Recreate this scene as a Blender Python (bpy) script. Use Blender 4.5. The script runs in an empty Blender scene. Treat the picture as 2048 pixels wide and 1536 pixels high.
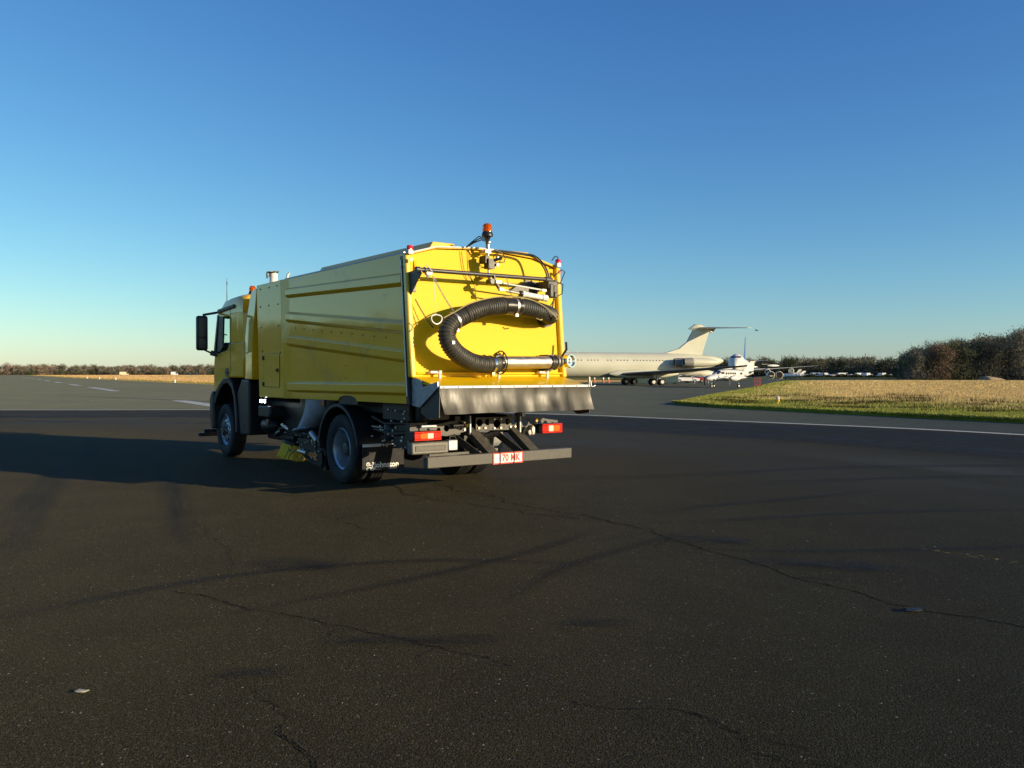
import bpy, math, random
import numpy as np
from mathutils import Vector, Matrix, Quaternion

random.seed(7)
RNG = np.random.default_rng(7)
S = bpy.context.scene
COL = S.collection

# ------------------------------------------------------------------ camera
H = 1.583
cam_data = bpy.data.cameras.new("camera")
cam_data.sensor_width = 36.0
cam_data.lens = 1709.94 / 2048 * 36.0
cam_data.clip_start = 0.05
cam_data.clip_end = 8000
cam = bpy.data.objects.new("camera", cam_data)
COL.objects.link(cam)
cam.matrix_world = (Matrix.Translation((0, 0, H)) @ Matrix.Rotation(math.radians(90) - 0.0122, 4, 'X')
                    @ Matrix.Rotation(0.0011, 4, 'Z'))
S.camera = cam
S.render.resolution_x, S.render.resolution_y = 1024, 768

# ------------------------------------------------------------------ sky, sun, exposure
SUN_EL = math.radians(12.0)
SUN_DIR = Vector((0.906 * math.cos(SUN_EL), -0.423 * math.cos(SUN_EL), math.sin(SUN_EL)))
world = bpy.data.worlds.new("World")
S.world = world
world.use_nodes = True
wn = world.node_tree
bg = wn.nodes["Background"]
sky = wn.nodes.new("ShaderNodeTexSky")
sky.sky_type = 'NISHITA'
sky.sun_disc = False
sky.sun_elevation = SUN_EL
sky.sun_rotation = math.atan2(SUN_DIR.x, SUN_DIR.y)
sky.altitude = 50
sky.air_density = 1.0
sky.dust_density = 0.25
sky.ozone_density = 3.0
SKY_STRENGTH = 0.10
sep = wn.nodes.new("ShaderNodeSeparateColor")
comb = wn.nodes.new("ShaderNodeCombineColor")
wn.links.new(sky.outputs[0], sep.inputs[0])
for ch, (gain, gam) in enumerate(((0.0615, 1.33), (0.091, 1.15), (0.167, 0.80))):   # colour response of the camera
    p = wn.nodes.new("ShaderNodeMath")
    p.operation = 'POWER'
    p.inputs[1].default_value = gam
    q = wn.nodes.new("ShaderNodeMath")
    q.operation = 'MULTIPLY'
    q.inputs[1].default_value = gain / SKY_STRENGTH
    wn.links.new(sep.outputs[ch], p.inputs[0])
    wn.links.new(p.outputs[0], q.inputs[0])
    wn.links.new(q.outputs[0], comb.inputs[ch])
wn.links.new(comb.outputs[0], bg.inputs[0])
bg.inputs[1].default_value = SKY_STRENGTH

sun_data = bpy.data.lights.new("sun", 'SUN')
sun_data.energy = 5.0
sun_data.angle = math.radians(0.5)
sun_data.color = (1.0, 0.82, 0.54)
sun = bpy.data.objects.new("sun", sun_data)
COL.objects.link(sun)
sun.rotation_euler = SUN_DIR.to_track_quat('Z', 'Y').to_euler()

S.view_settings.view_transform = 'Standard'
S.view_settings.look = 'None'
S.view_settings.exposure = 0.4
S.view_settings.gamma = 1.0
S.view_settings.use_curve_mapping = False
S.render.engine = 'CYCLES'
S.cycles.max_bounces = 8
S.cycles.transparent_max_bounces = 24


# ------------------------------------------------------------------ material helpers
def srgb(r, g, b):
    f = lambda c: (c / 12.92 if c <= 0.04045 else ((c + 0.055) / 1.055) ** 2.4)
    return (f(r / 255), f(g / 255), f(b / 255))


class NT:
    def __init__(self, name):
        self.m = bpy.data.materials.new(name)
        self.m.use_nodes = True
        self.t = self.m.node_tree
        self.b = self.t.nodes["Principled BSDF"]
        self.geo = None

    def n(self, typ, **kw):
        nd = self.t.nodes.new(typ)
        for k, v in kw.items():
            setattr(nd, k, v)
        return nd

    def link(self, a, b):
        self.t.links.new(a, b)

    def coord(self, kind="Object"):
        if kind == "World":
            return self.n("ShaderNodeNewGeometry").outputs["Position"]
        return self.n("ShaderNodeTexCoord").outputs[kind]

    def noise(self, co, scale, detail=3, rough=0.5, dist=0.0):
        nd = self.n("ShaderNodeTexNoise")
        nd.inputs["Scale"].default_value = scale
        nd.inputs["Detail"].default_value = detail
        nd.inputs["Roughness"].default_value = rough
        nd.inputs["Distortion"].default_value = dist
        self.link(co, nd.inputs["Vector"])
        return nd.outputs["Fac"]

    def ramp(self, fac, stops):
        nd = self.n("ShaderNodeValToRGB")
        el = nd.color_ramp.elements
        while len(el) > 1:
            el.remove(el[-1])
        for i, (p, c) in enumerate(stops):
            e = el[0] if i == 0 else el.new(p)
            e.position = p
            if isinstance(c, (int, float)):
                c = (c, c, c)
            e.color = (*c, 1)
        self.link(fac, nd.inputs[0])
        return nd.outputs[0]

    def mix(self, fac, a, b, blend='MIX'):
        nd = self.n("ShaderNodeMixRGB", blend_type=blend)
        for sock, v in ((nd.inputs[0], fac), (nd.inputs[1], a), (nd.inputs[2], b)):
            if isinstance(v, (int, float)):
                sock.default_value = v
            elif isinstance(v, tuple):
                sock.default_value = (*v, 1)
            else:
                self.link(v, sock)
        return nd.outputs[0]

    def math(self, op, a, b=0.0, c=None):
        nd = self.n("ShaderNodeMath", operation=op)
        for i, v in enumerate((a, b, c)):
            if v is None:
                continue
            if isinstance(v, (int, float)):
                nd.inputs[i].default_value = v
            else:
                self.link(v, nd.inputs[i])
        return nd.outputs[0]

    def bump(self, h, strength=0.3, dist=0.01):
        nd = self.n("ShaderNodeBump")
        nd.inputs["Strength"].default_value = strength
        nd.inputs["Distance"].default_value = dist
        self.link(h, nd.inputs["Height"])
        self.link(nd.outputs[0], self.b.inputs["Normal"])
        return nd

    def set(self, **kw):
        names = dict(color="Base Color", rough="Roughness", metal="Metallic", coat="Coat Weight", coat_rough="Coat Roughness",
                     spec="Specular IOR Level", trans="Transmission Weight", alpha="Alpha", emit="Emission Color",
                     emit_s="Emission Strength", ior="IOR")
        for k, v in kw.items():
            s = self.b.inputs[names[k]]
            if isinstance(v, (int, float)):
                s.default_value = v
            elif isinstance(v, tuple):
                s.default_value = (*v, 1)
            else:
                self.link(v, s)
        return self


def simple(name, color, rough=0.5, metal=0.0, var=0.12, scale=6.0, coat=0.0, bump=0.0, spec=0.5, bscale=None):
    t = NT(name)
    co = t.coord()
    nz = t.noise(co, scale, 4, 0.6)
    dark = tuple(c * (1 - var) for c in color)
    lite = tuple(min(1, c * (1 + var)) for c in color)
    t.set(color=t.ramp(nz, [(0.3, dark), (0.7, lite)]), metal=metal, coat=coat, spec=spec, coat_rough=0.05)
    t.set(rough=t.ramp(nz, [(0.3, max(0, rough - 0.08)), (0.7, min(1, rough + 0.08))]))
    if bump:
        t.bump(t.noise(co, bscale or scale * 8, 3), bump, 0.005)
    return t.m


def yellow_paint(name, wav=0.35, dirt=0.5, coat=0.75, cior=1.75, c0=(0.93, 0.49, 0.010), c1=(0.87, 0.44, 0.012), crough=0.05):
    t = NT(name)
    co = t.coord()
    dirtn = t.noise(co, 1.3, 6, 0.68, 0.6)
    fine = t.noise(co, 14, 4, 0.6)
    mask = t.math('MULTIPLY', t.ramp(dirtn, [(0.55, 0.0), (0.72, 1.0)]), dirt)
    base = t.mix(t.ramp(fine, [(0.3, 0.0), (0.8, 0.25)]), c0, c1)
    t.set(color=t.mix(mask, base, (0.34, 0.22, 0.06)), rough=t.math('ADD', t.math('MULTIPLY', mask, 0.2), 0.5), spec=0.12,
          coat=coat, coat_rough=t.math('ADD', t.math('MULTIPLY', mask, 0.25), crough))
    t.b.inputs['Coat IOR'].default_value = cior
    b = t.bump(t.noise(co, 1.1, 2), wav, 0.02)
    t.link(b.outputs[0], t.b.inputs["Coat Normal"])
    return t.m


M = {}
M['yellow'] = yellow_paint("yellow_paint", 0.25, 0.65)  # same yellow as the door, warmed in colour to offset the blue shade
M['yellow_clean'] = yellow_paint("yellow_cab_paint", 0.12, 0.1)  # cab side is shaded too, its yellow carries the same warmed tone
M['yellow_flange'] = yellow_paint("yellow_flange_paint", 0.05, 0.1, 1.0, 1.6, (0.76, 0.485, 0.004), (0.70, 0.43, 0.006), 0.10)
M['yellow_door'] = yellow_paint("yellow_rear_door_paint", 0.15, 0.12, 0.25, 1.45, (0.76, 0.485, 0.004), (0.70, 0.43, 0.006))  # sunlit copy of the truck's yellow, kept lemon and less glossy
M['black'] = simple("black_chassis_paint", (0.008, 0.008, 0.0085), 0.45, 0, 0.3, 9, bump=0.1)
M['black_plastic'] = simple("black_plastic", (0.013, 0.0135, 0.015), 0.42, 0, 0.25, 12, bump=0.15, bscale=150)
M['dark_grey'] = simple("dark_grey_metal", (0.045, 0.043, 0.04), 0.42, 0.3, 0.3, 9, bump=0.1)
M['frame_grey'] = simple("grey_chassis_paint", (0.062, 0.056, 0.046), 0.5, 0.0, 0.25, 12, bump=0.1)
M['bumper_grey'] = simple("galvanised_bumper", (0.060, 0.055, 0.047), 0.5, 0.15, 0.35, 25, bump=0.15)
M['step_grey'] = simple("grey_plate", (0.14, 0.13, 0.11), 0.5, 0.1, 0.2, 10)
M['galv'] = simple("galvanised_sheet", (0.32, 0.34, 0.36), 0.45, 0.5, 0.25, 14)
M['steel'] = simple("brushed_steel", (0.55, 0.51, 0.45), 0.45, 1.0, 0.1, 14, bump=0.1)
M['chrome'] = simple("bright_steel", (0.78, 0.76, 0.72), 0.16, 1.0, 0.08, 10)
M['white_metal'] = simple("white_painted_metal", (0.72, 0.70, 0.64), 0.4, 0, 0.08, 10)
M['tyre'] = simple("tyre_rubber", (0.0115, 0.011, 0.0105), 0.75, 0, 0.3, 14, bump=0.2)
M['rim'] = simple("silver_rim", (0.42, 0.44, 0.46), 0.4, 0.6, 0.15, 12)
M['hose'] = simple("black_hose_rubber", (0.046, 0.042, 0.031), 0.5, 0, 0.3, 18, bump=0.1)
M['hose_smooth'] = simple("black_sleeve_rubber", (0.022, 0.020, 0.016), 0.25, 0, 0.2, 10)
M['rope'] = simple("tan_strap", (0.36, 0.30, 0.12), 0.7, 0, 0.2, 40)
M['duct'] = simple("grey_duct_rubber", (0.30, 0.30, 0.31), 0.6, 0, 0.2, 9, bump=0.2)
M['bristle'] = simple("yellow_bristles", (0.92, 0.52, 0.03), 0.7, 0, 0.3, 40)
M['seat'] = simple("dark_seat_fabric", (0.03, 0.03, 0.033), 0.85, 0, 0.2, 30)
M['decal'] = simple("white_lettering", (0.86, 0.85, 0.80), 0.5, 0, 0.05, 20)
M['red_paint'] = simple("red_paint", (0.45, 0.045, 0.05), 0.45, 0, 0.15, 10)
M['plate_white'] = simple("plate_white", (0.80, 0.76, 0.70), 0.45, 0, 0.05, 20)
M['plate_red'] = simple("plate_red", (0.62, 0.035, 0.02), 0.4, 0, 0.08, 20)
M['bird'] = simple("dark_feathers", (0.02, 0.02, 0.022), 0.8, 0, 0.3, 30)

t = NT("flap_rubber")           # glossy black rubber flap, streaked vertically
co = t.coord()
mp = t.n("ShaderNodeMapping")
mp.inputs["Scale"].default_value = (7, 7, 1.2)
t.link(co, mp.inputs["Vector"])
nz = t.noise(mp.outputs[0], 1.0, 4, 0.6)
t.set(color=t.ramp(nz, [(0.3, (0.020, 0.0165, 0.0125)), (0.7, (0.033, 0.028, 0.021))]), rough=t.ramp(nz, [(0.3, 0.22), (0.75, 0.48)]), spec=0.22)
t.bump(t.noise(co, 2.2, 2), 0.35, 0.03)
M['flap'] = t.m


def lens(name, c, emit=0.0):
    t = NT(name)
    nz = t.noise(t.coord(), 60, 2)
    t.set(color=t.ramp(nz, [(0.3, tuple(x * 0.8 for x in c)), (0.7, c)]), rough=0.12, spec=0.6, coat=0.6)
    if emit:
        t.set(emit=c, emit_s=emit)
    return t.m


M['red_lens'] = lens("red_lens", (0.75, 0.022, 0.010))
M['orange_lens'] = lens("orange_lens", (0.85, 0.16, 0.012))
M['white_lens'] = lens("white_lens", (0.85, 0.70, 0.58))
M['lamp_lit'] = lens("lit_white_lamp", (0.95, 0.98, 1.0), 14.0)
t = NT("amber_glass")
nz = t.noise(t.coord(), 30, 2)
t.set(color=t.ramp(nz, [(0.3, (0.9, 0.16, 0.01)), (0.7, (0.95, 0.25, 0.03))]), rough=0.08, trans=0.75, ior=1.25)
M['amber'] = t.m
t = NT("bulb_glow")
t.set(color=t.ramp(t.noise(t.coord(), 20, 2), [(0.3, (0.9, 0.3, 0.03)), (0.7, (0.95, 0.42, 0.06))]), rough=0.2, metal=0.6)
M['bulb'] = t.m
t = NT("window_glass")
t.set(color=t.ramp(t.noise(t.coord(), 3, 2), [(0.3, (0.80, 0.90, 0.86)), (0.7, (0.86, 0.95, 0.92))]), rough=0.02, trans=1.0, ior=1.02, spec=0.6)
M['glass'] = t.m
M['mirror_glass'] = simple("mirror_glass", (0.05, 0.06, 0.06), 0.08, 0.3, 0.1, 5)
M['dark_glass'] = simple("dark_aircraft_glass", (0.03, 0.035, 0.045), 0.1, 0, 0.2, 6)


# ------------------------------------------------------------------ mesh builder
class MB:
    def __init__(self):
        self.v, self.f, self.mi, self.starts = [], [], [], []
        self.m = 0
        self.uv = None

    def add(self, vs, fs):
        o = len(self.v)
        self.starts.append((o, len(self.f)))
        self.v += [tuple(p) for p in vs]
        for q in fs:
            self.f.append([i + o for i in q])
            self.mi.append(self.m)
        return self

    def box(self, x0, x1, y0, y1, z0, z1):
        vs = [(x, y, z) for z in (z0, z1) for y in (y0, y1) for x in (x0, x1)]
        return self.add(vs, [(0, 2, 3, 1), (4, 5, 7, 6), (0, 1, 5, 4), (1, 3, 7, 5), (3, 2, 6, 7), (2, 0, 4, 6)])

    def obox(self, a, b, w, d, up=(0, 0, 1)):
        """bar from a to b with a w x d section"""
        a, b = Vector(a), Vector(b)
        t = (b - a).normalized()
        s = t.cross(Vector(up))
        if s.length < 1e-4:
            s = t.cross(Vector((0, 1, 0)))
        s.normalize()
        u = s.cross(t)
        vs = []
        for p in (a, b):
            for i, j in ((-1, -1), (1, -1), (1, 1), (-1, 1)):
                vs.append(p + s * (i * w / 2) + u * (j * d / 2))
        return self.add(vs, [(0, 3, 2, 1), (4, 5, 6, 7), (0, 1, 5, 4), (1, 2, 6, 5), (2, 3, 7, 6), (3, 0, 4, 7)])

    def prism(self, pts, a0, a1, axis='X'):
        """polygon in the plane normal to axis, extruded from a0 to a1"""
        def P(p, a):
            if axis == 'X':
                return (a, p[0], p[1])
            if axis == 'Y':
                return (p[0], a, p[1])
            return (p[0], p[1], a)
        n = len(pts)
        vs = [P(p, a0) for p in pts] + [P(p, a1) for p in pts]
        fs = [tuple(range(n)), tuple(range(2 * n - 1, n - 1, -1))]
        for i in range(n):
            j = (i + 1) % n
            fs.append((i, i + n, j + n, j))
        return self.add(vs, fs)

    def tube(self, path, r, n=10, cap=True):
        P = [Vector(p) for p in path]
        rs = r if isinstance(r, (list, tuple)) else [r] * len(P)
        T = []
        for i in range(len(P)):
            a, b = P[max(0, i - 1)], P[min(len(P) - 1, i + 1)]
            T.append((b - a).normalized())
        up = Vector((0, 0, 1)) if abs(T[0].z) < 0.9 else Vector((1, 0, 0))
        nrm = (up - T[0] * up.dot(T[0])).normalized()
        vs = []
        for i, p in enumerate(P):
            if i:
                q = T[i - 1].rotation_difference(T[i])
                nrm = (q @ nrm)
                nrm = (nrm - T[i] * nrm.dot(T[i])).normalized()
            bn = T[i].cross(nrm)
            for k in range(n):
                a = 2 * math.pi * k / n
                vs.append(p + (nrm * math.cos(a) + bn * math.sin(a)) * rs[i])
        fs = []
        for i in range(len(P) - 1):
            for k in range(n):
                k2 = (k + 1) % n
                fs.append((i * n + k, i * n + k2, (i + 1) * n + k2, (i + 1) * n + k))
        if cap:
            fs.append(tuple(range(n - 1, -1, -1)))
            fs.append(tuple((len(P) - 1) * n + k for k in range(n)))
        return self.add(vs, fs)

    def lathe(self, prof, c, axis=(1, 0, 0), n=32, cap=True):
        """prof: (radius, offset along the axis)"""
        ax = Vector(axis).normalized()
        u = ax.orthogonal().normalized()
        w = ax.cross(u)
        c = Vector(c)
        vs = []
        for r, a in prof:
            for k in range(n):
                th = 2 * math.pi * k / n
                vs.append(c + ax * a + (u * math.cos(th) + w * math.sin(th)) * r)
        fs = []
        for i in range(len(prof) - 1):
            for k in range(n):
                k2 = (k + 1) % n
                fs.append((i * n + k, i * n + k2, (i + 1) * n + k2, (i + 1) * n + k))
        if cap and prof[0][0] > 1e-6:
            fs.append(tuple(range(n - 1, -1, -1)))
        if cap and prof[-1][0] > 1e-6:
            fs.append(tuple((len(prof) - 1) * n + k for k in range(n)))
        return self.add(vs, fs)

    def ring(self, c, axis, R, r, n=28, m=8, th0=0, th1=2 * math.pi):
        ax = Vector(axis).normalized()
        u = ax.orthogonal().normalized()
        w = ax.cross(u)
        c = Vector(c)
        full = th1 - th0 > 6.28
        cnt = n if full else n + 1
        vs, fs = [], []
        for i in range(cnt):
            th = th0 + (th1 - th0) * i / n
            d = u * math.cos(th) + w * math.sin(th)
            for k in range(m):
                ph = 2 * math.pi * k / m
                vs.append(c + d * (R + r * math.cos(ph)) + ax * (r * math.sin(ph)))
        for i in range(n):
            j = (i + 1) % cnt
            for k in range(m):
                k2 = (k + 1) % m
                fs.append((i * m + k, j * m + k, j * m + k2, i * m + k2))
        return self.add(vs, fs)

    def loft(self, secs, cap=True):
        n = len(secs[0])
        vs = [p for s in secs for p in s]
        fs = []
        for i in range(len(secs) - 1):
            for k in range(n):
                k2 = (k + 1) % n
                fs.append((i * n + k, i * n + k2, (i + 1) * n + k2, (i + 1) * n + k))
        if cap:
            fs.append(tuple(range(n - 1, -1, -1)))
            fs.append(tuple((len(secs) - 1) * n + k for k in range(n)))
        return self.add(vs, fs)

    def build(self, name, mat, parent=None, smooth=40, bevel=0.0, mats=None, fixn=True):
        me = bpy.data.meshes.new(name)
        me.from_pydata(self.v, [], self.f)
        for mm in (mats or [mat]):
            me.materials.append(M[mm] if isinstance(mm, str) else mm)
        if mats:
            me.polygons.foreach_set("material_index", self.mi)
        if fixn:
            import bmesh
            bm = bmesh.new()
            bm.from_mesh(me)
            bmesh.ops.recalc_face_normals(bm, faces=bm.faces)
            bm.to_mesh(me)
            bm.free()
        if smooth:
            me.polygons.foreach_set("use_smooth", [True] * len(me.polygons))
            me.set_sharp_from_angle(angle=math.radians(smooth))
        me.update()
        o = bpy.data.objects.new(name, me)
        COL.objects.link(o)
        if parent:
            o.parent = parent
        if bevel:
            md = o.modifiers.new("bevel", 'BEVEL')
            md.width = bevel
            md.segments = 2
            md.limit_method = 'ANGLE'
            md.angle_limit = math.radians(35)
        return o


def smooth_path(pts, step):
    P = [Vector(p) for p in pts]
    out = []
    n = len(P)
    for i in range(n - 1):
        p0, p1, p2, p3 = P[max(0, i - 1)], P[i], P[i + 1], P[min(n - 1, i + 2)]
        k = max(1, int(round((p2 - p1).length / step)))
        for j in range(k):
            s = j / k
            out.append(0.5 * ((2 * p1) + (p2 - p0) * s + (2 * p0 - 5 * p1 + 4 * p2 - p3) * s * s + (3 * p1 - p0 - 3 * p2 + p3) * s ** 3))
    out.append(P[-1])
    return out


def pieces(mb, name, mat, parent=None, **kw):
    """each added shape of the builder becomes an object of its own"""
    out = []
    st = mb.starts + [(len(mb.v), len(mb.f))]
    for (v0, f0), (v1, f1) in zip(st[:-1], st[1:]):
        m = MB()
        m.add(mb.v[v0:v1], [[i - v0 for i in q] for q in mb.f[f0:f1]])
        out.append(m.build(name, mat, parent, **kw))
    return out


def tag(o, label, cat, group=None):
    o['label'] = label
    o['category'] = cat
    if group:
        o['group'] = group
    return o


def empty(name, loc, rz=0.0):
    o = bpy.data.objects.new(name, None)
    o.empty_display_size = 0.3
    o.location = loc
    o.rotation_euler = (0, 0, rz)
    COL.objects.link(o)
    return o


def copy_tree(o, parent=None):
    c = o.copy()
    COL.objects.link(c)
    if parent:
        c.parent = parent
    for ch in o.children:
        copy_tree(ch, c)
    return c


def plate(outline, holes, a0, a1):
    """plate with round holes in the XZ plane, between y=a0 and y=a1"""
    import bmesh
    bm = bmesh.new()
    def loop(pts):
        vs = [bm.verts.new((p[0], a0, p[1])) for p in pts]
        return [bm.edges.new((vs[i], vs[(i + 1) % len(vs)])) for i in range(len(vs))]
    ed = loop(outline)
    for x, z, r in holes:
        ed += loop([(x + r * math.cos(2 * math.pi * k / 14), z + r * math.sin(2 * math.pi * k / 14)) for k in range(14)])
    bmesh.ops.triangle_fill(bm, use_beauty=True, use_dissolve=False, edges=ed)
    r = bmesh.ops.extrude_face_region(bm, geom=bm.faces[:])
    bmesh.ops.translate(bm, vec=(0, a1 - a0, 0), verts=[g for g in r['geom'] if isinstance(g, bmesh.types.BMVert)])
    bm.verts.index_update()
    mb = MB()
    mb.add([v.co[:] for v in bm.verts], [[v.index for v in f.verts] for f in bm.faces])
    bm.free()
    return mb


def text_mb(body, size, loc, rot, extrude=0.002, align='CENTER', bold=0.0, sx=1.0):
    cu = bpy.data.curves.new("lettering", 'FONT')
    cu.body = body
    cu.size = size
    cu.extrude = extrude
    cu.align_x = align
    cu.align_y = 'CENTER'
    cu.offset = bold
    cu.resolution_u = 3
    ob = bpy.data.objects.new("lettering", cu)
    COL.objects.link(ob)
    dg = bpy.context.evaluated_depsgraph_get()
    me = bpy.data.meshes.new_from_object(ob.evaluated_get(dg))
    mat = Matrix.Translation(loc) @ rot @ Matrix.Diagonal((sx, 1, 1, 1))
    mb = MB()
    mb.add([tuple(mat @ v.co) for v in me.vertices], [list(p.vertices) for p in me.polygons])
    bpy.data.objects.remove(ob)
    bpy.data.curves.remove(cu)
    bpy.data.meshes.remove(me)
    return mb


def tri_mesh(name, verts, tints, mat, parent=None):
    """loose triangles; verts (3n,3), tints (n,3) stored per corner"""
    n = len(verts) // 3
    me = bpy.data.meshes.new(name)
    me.vertices.add(3 * n)
    me.vertices.foreach_set("co", np.asarray(verts, np.float32).ravel())
    me.loops.add(3 * n)
    me.loops.foreach_set("vertex_index", np.arange(3 * n, dtype=np.int32))
    me.polygons.add(n)
    me.polygons.foreach_set("loop_start", np.arange(0, 3 * n, 3, dtype=np.int32))
    me.polygons.foreach_set("loop_total", np.full(n, 3, np.int32))
    at = me.color_attributes.new("tint", 'FLOAT_COLOR', 'POINT')
    c = np.ones((3 * n, 4), np.float32)
    c[:, :3] = np.repeat(tints, 3, axis=0)
    at.data.foreach_set("color", c.ravel())
    me.update()
    me.validate()
    me.materials.append(mat)
    o = bpy.data.objects.new(name, me)
    COL.objects.link(o)
    if parent:
        o.parent = parent
    return o


# ------------------------------------------------------------------ ground
RU = Vector((-0.5, 0.866))
RN = Vector((0.866, 0.5))


def poly_sheet(name, pts, z, mat, skirt=0.0, kind='structure'):
    import bmesh
    bm = bmesh.new()
    vs = [bm.verts.new((x, y, z)) for x, y in pts]
    ed = [bm.edges.new((vs[i], vs[(i + 1) % len(vs)])) for i in range(len(vs))]
    bmesh.ops.triangle_fill(bm, use_beauty=True, use_dissolve=False, edges=ed)
    for f in bm.faces:
        if f.normal.z < 0:
            f.normal_flip()
    if skirt:
        lo = [bm.verts.new((x, y, z - skirt)) for x, y in pts]
        n = len(vs)
        for i in range(n):
            j = (i + 1) % n
            bm.faces.new((vs[i], vs[j], lo[j], lo[i]))
    me = bpy.data.meshes.new(name)
    bm.to_mesh(me)
    bm.free()
    me.materials.append(mat)
    o = bpy.data.objects.new(name, me)
    COL.objects.link(o)
    o['kind'] = kind
    return o


def asphalt(name, c0, c1, grit=1.0, streak=False):
    t = NT(name)
    co = t.coord("World")
    big = t.noise(co, 0.12, 5, 0.6)
    med = t.noise(co, 1.3, 5, 0.65, 0.4)
    fine = t.noise(co, 62, 4, 0.7)
    vo = t.n("ShaderNodeTexVoronoi", feature='F1')
    vo.inputs["Scale"].default_value = 110
    t.link(co, vo.inputs["Vector"])
    vcol = t.n("ShaderNodeSeparateColor")
    t.link(vo.outputs["Color"], vcol.inputs[0])
    col = t.mix(t.ramp(big, [(0.35, 0), (0.65, 1)]), c0, c1)
    col = t.mix(t.math('MULTIPLY', t.ramp(med, [(0.4, 1), (0.6, 0)]), 0.35), col, tuple(x * 0.6 for x in c0))
    col = t.mix(t.math('MULTIPLY', t.ramp(fine, [(0.35, 1), (0.55, 0)]), 0.88 * grit), col, tuple(x * 0.2 for x in c0))
    stone = t.ramp(vcol.outputs[0], [(0.84, 0), (0.93, 1)])
    col = t.mix(t.math('MULTIPLY', stone, 0.4 * grit), col, (0.105, 0.094, 0.072))
    peb = t.ramp(vcol.outputs[1], [(0.9985, 0), (0.9993, 1)])
    col = t.mix(t.math('MULTIPLY', peb, 0.7 * grit), col, (0.34, 0.31, 0.26))
    t.set(color=col, rough=0.88, spec=0.12)
    t.b.inputs['Diffuse Roughness'].default_value = 1.0
    hgt = t.math('ADD', t.math('MULTIPLY', fine, 1.0), t.math('MULTIPLY', vo.outputs["Distance"], -0.8))
    t.bump(hgt, 0.6 * grit, 0.009)
    return t.m


M['apron'] = asphalt("brown_apron_asphalt", (0.036, 0.0290, 0.0122), (0.050, 0.0405, 0.0178))
M['runway'] = asphalt("grey_runway_asphalt", (0.086, 0.090, 0.064), (0.108, 0.112, 0.080), 0.6)

W_CURVE = [(-60, 36.2), (-40, 36.3), (-21.8, 36.5), (-13, 37.0), (-9, 37.0), (-5, 36.4), (-1, 34.7), (3, 32.3), (5.5, 30.0), (7.8, 28.1),
           (9.8, 26.3), (11.5, 24.6), (13.3, 22.2), (17, 16.5), (22, 8), (30, -8), (38, -24)]


def resample(pts, step):
    P = [Vector((p[0], p[1])) for p in pts]
    out = []
    n = len(P)
    for i in range(n - 1):
        p0, p1, p2, p3 = P[max(0, i - 1)], P[i], P[i + 1], P[min(n - 1, i + 2)]
        k = max(1, int((p2 - p1).length / step))
        for j in range(k):
            s = j / k
            out.append(0.5 * ((2 * p1) + (p2 - p0) * s + (2 * p0 - 5 * p1 + 4 * p2 - p3) * s * s + (3 * p1 - p0 - 3 * p2 + p3) * s ** 3))
    out.append(P[-1])
    return out


def strip(name, pts, w0, w1, z, mat, step=1.0, smooth=True, jitter=0.0, wj=0.0):
    """ribbon along a line on the ground, between offsets w0 and w1 (left of travel positive), with uv = (metres along, 0..1 across)"""
    P = resample(pts, step) if smooth else [Vector(p) for p in pts]
    if jitter:
        P = [p + Vector((random.uniform(-jitter, jitter), random.uniform(-jitter, jitter))) for p in P]
    vs, fs, uv = [], [], []
    L = 0
    for i, p in enumerate(P):
        a, b = P[max(0, i - 1)], P[min(len(P) - 1, i + 1)]
        d = (b - a).normalized()
        nn = Vector((-d.y, d.x))
        if i:
            L += (p - P[i - 1]).length
        k = 1 + random.uniform(-wj, wj)
        for w, v in ((w0, 0), (w1, 1)):
            q = p + nn * w * k
            vs.append((q.x, q.y, z))
            uv.append((L, v))
    for i in range(len(P) - 1):
        fs.append((2 * i, 2 * i + 2, 2 * i + 3, 2 * i + 1))
    me = bpy.data.meshes.new(name)
    me.from_pydata(vs, [], fs)
    u = me.uv_layers.new(name="UVMap")
    for lp in me.loops:
        u.data[lp.index].uv = uv[lp.vertex_index]
    u = me.uv_layers.new(name="ends")
    for lp in me.loops:
        u.data[lp.index].uv = (uv[lp.vertex_index][0] / L, 0.5)
    me.materials.append(mat)
    o = bpy.data.objects.new(name, me)
    COL.objects.link(o)
    o['kind'] = 'structure'
    return o


# base terrain
t = NT("field_grass")
co = t.coord("World")
a = t.noise(co, 0.02, 5, 0.6)
b = t.noise(co, 0.6, 5, 0.7)
c = t.mix(t.ramp(a, [(0.40, 0), (0.62, 1)]), (0.66, 0.36, 0.12), (0.52, 0.30, 0.10))
c = t.mix(t.math('MULTIPLY', t.ramp(b, [(0.4, 1), (0.6, 0)]), 0.35), c, (0.10, 0.10, 0.03))
t.set(color=c, rough=0.95, spec=0.1)
t.b.inputs['Diffuse Roughness'].default_value = 1.0
t.bump(b, 1.0, 0.25)
M['field'] = t.m
ground = poly_sheet("ground", [(1480 * math.cos(k * math.pi / 24), 1480 * math.sin(k * math.pi / 24)) for k in range(48)], -0.05, M['field'])

far_right = [(-480, 830), (-258, 469), (-149, 289), (-76, 173), (-42, 120), (0, 150), (25, 168), (50, 190), (80, 262), (90, 262), (75, 236),
             (49, 158), (27, 95), (15, 63), (10.2, 49.5), (8.4, 44.3), (9.4, 40.4), (14.2, 31.3), (16.5, 27.4)]
far_left = [(-560, 860), (-300, 420), (-150, 120)]
poly_sheet("apron", far_right + [(38, -10), (80, -83), (100, -120), (-160, -120), (-160, 100)] + far_left[::-1], 0.0, M['apron'])
poly_sheet("runway", [(p.x, p.y) for p in resample(W_CURVE[:-1], 2.0)] + [(38.1, -10)] + far_right[::-1] + far_left + [(-150, 36.2)], 0.004, M['runway'])

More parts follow.
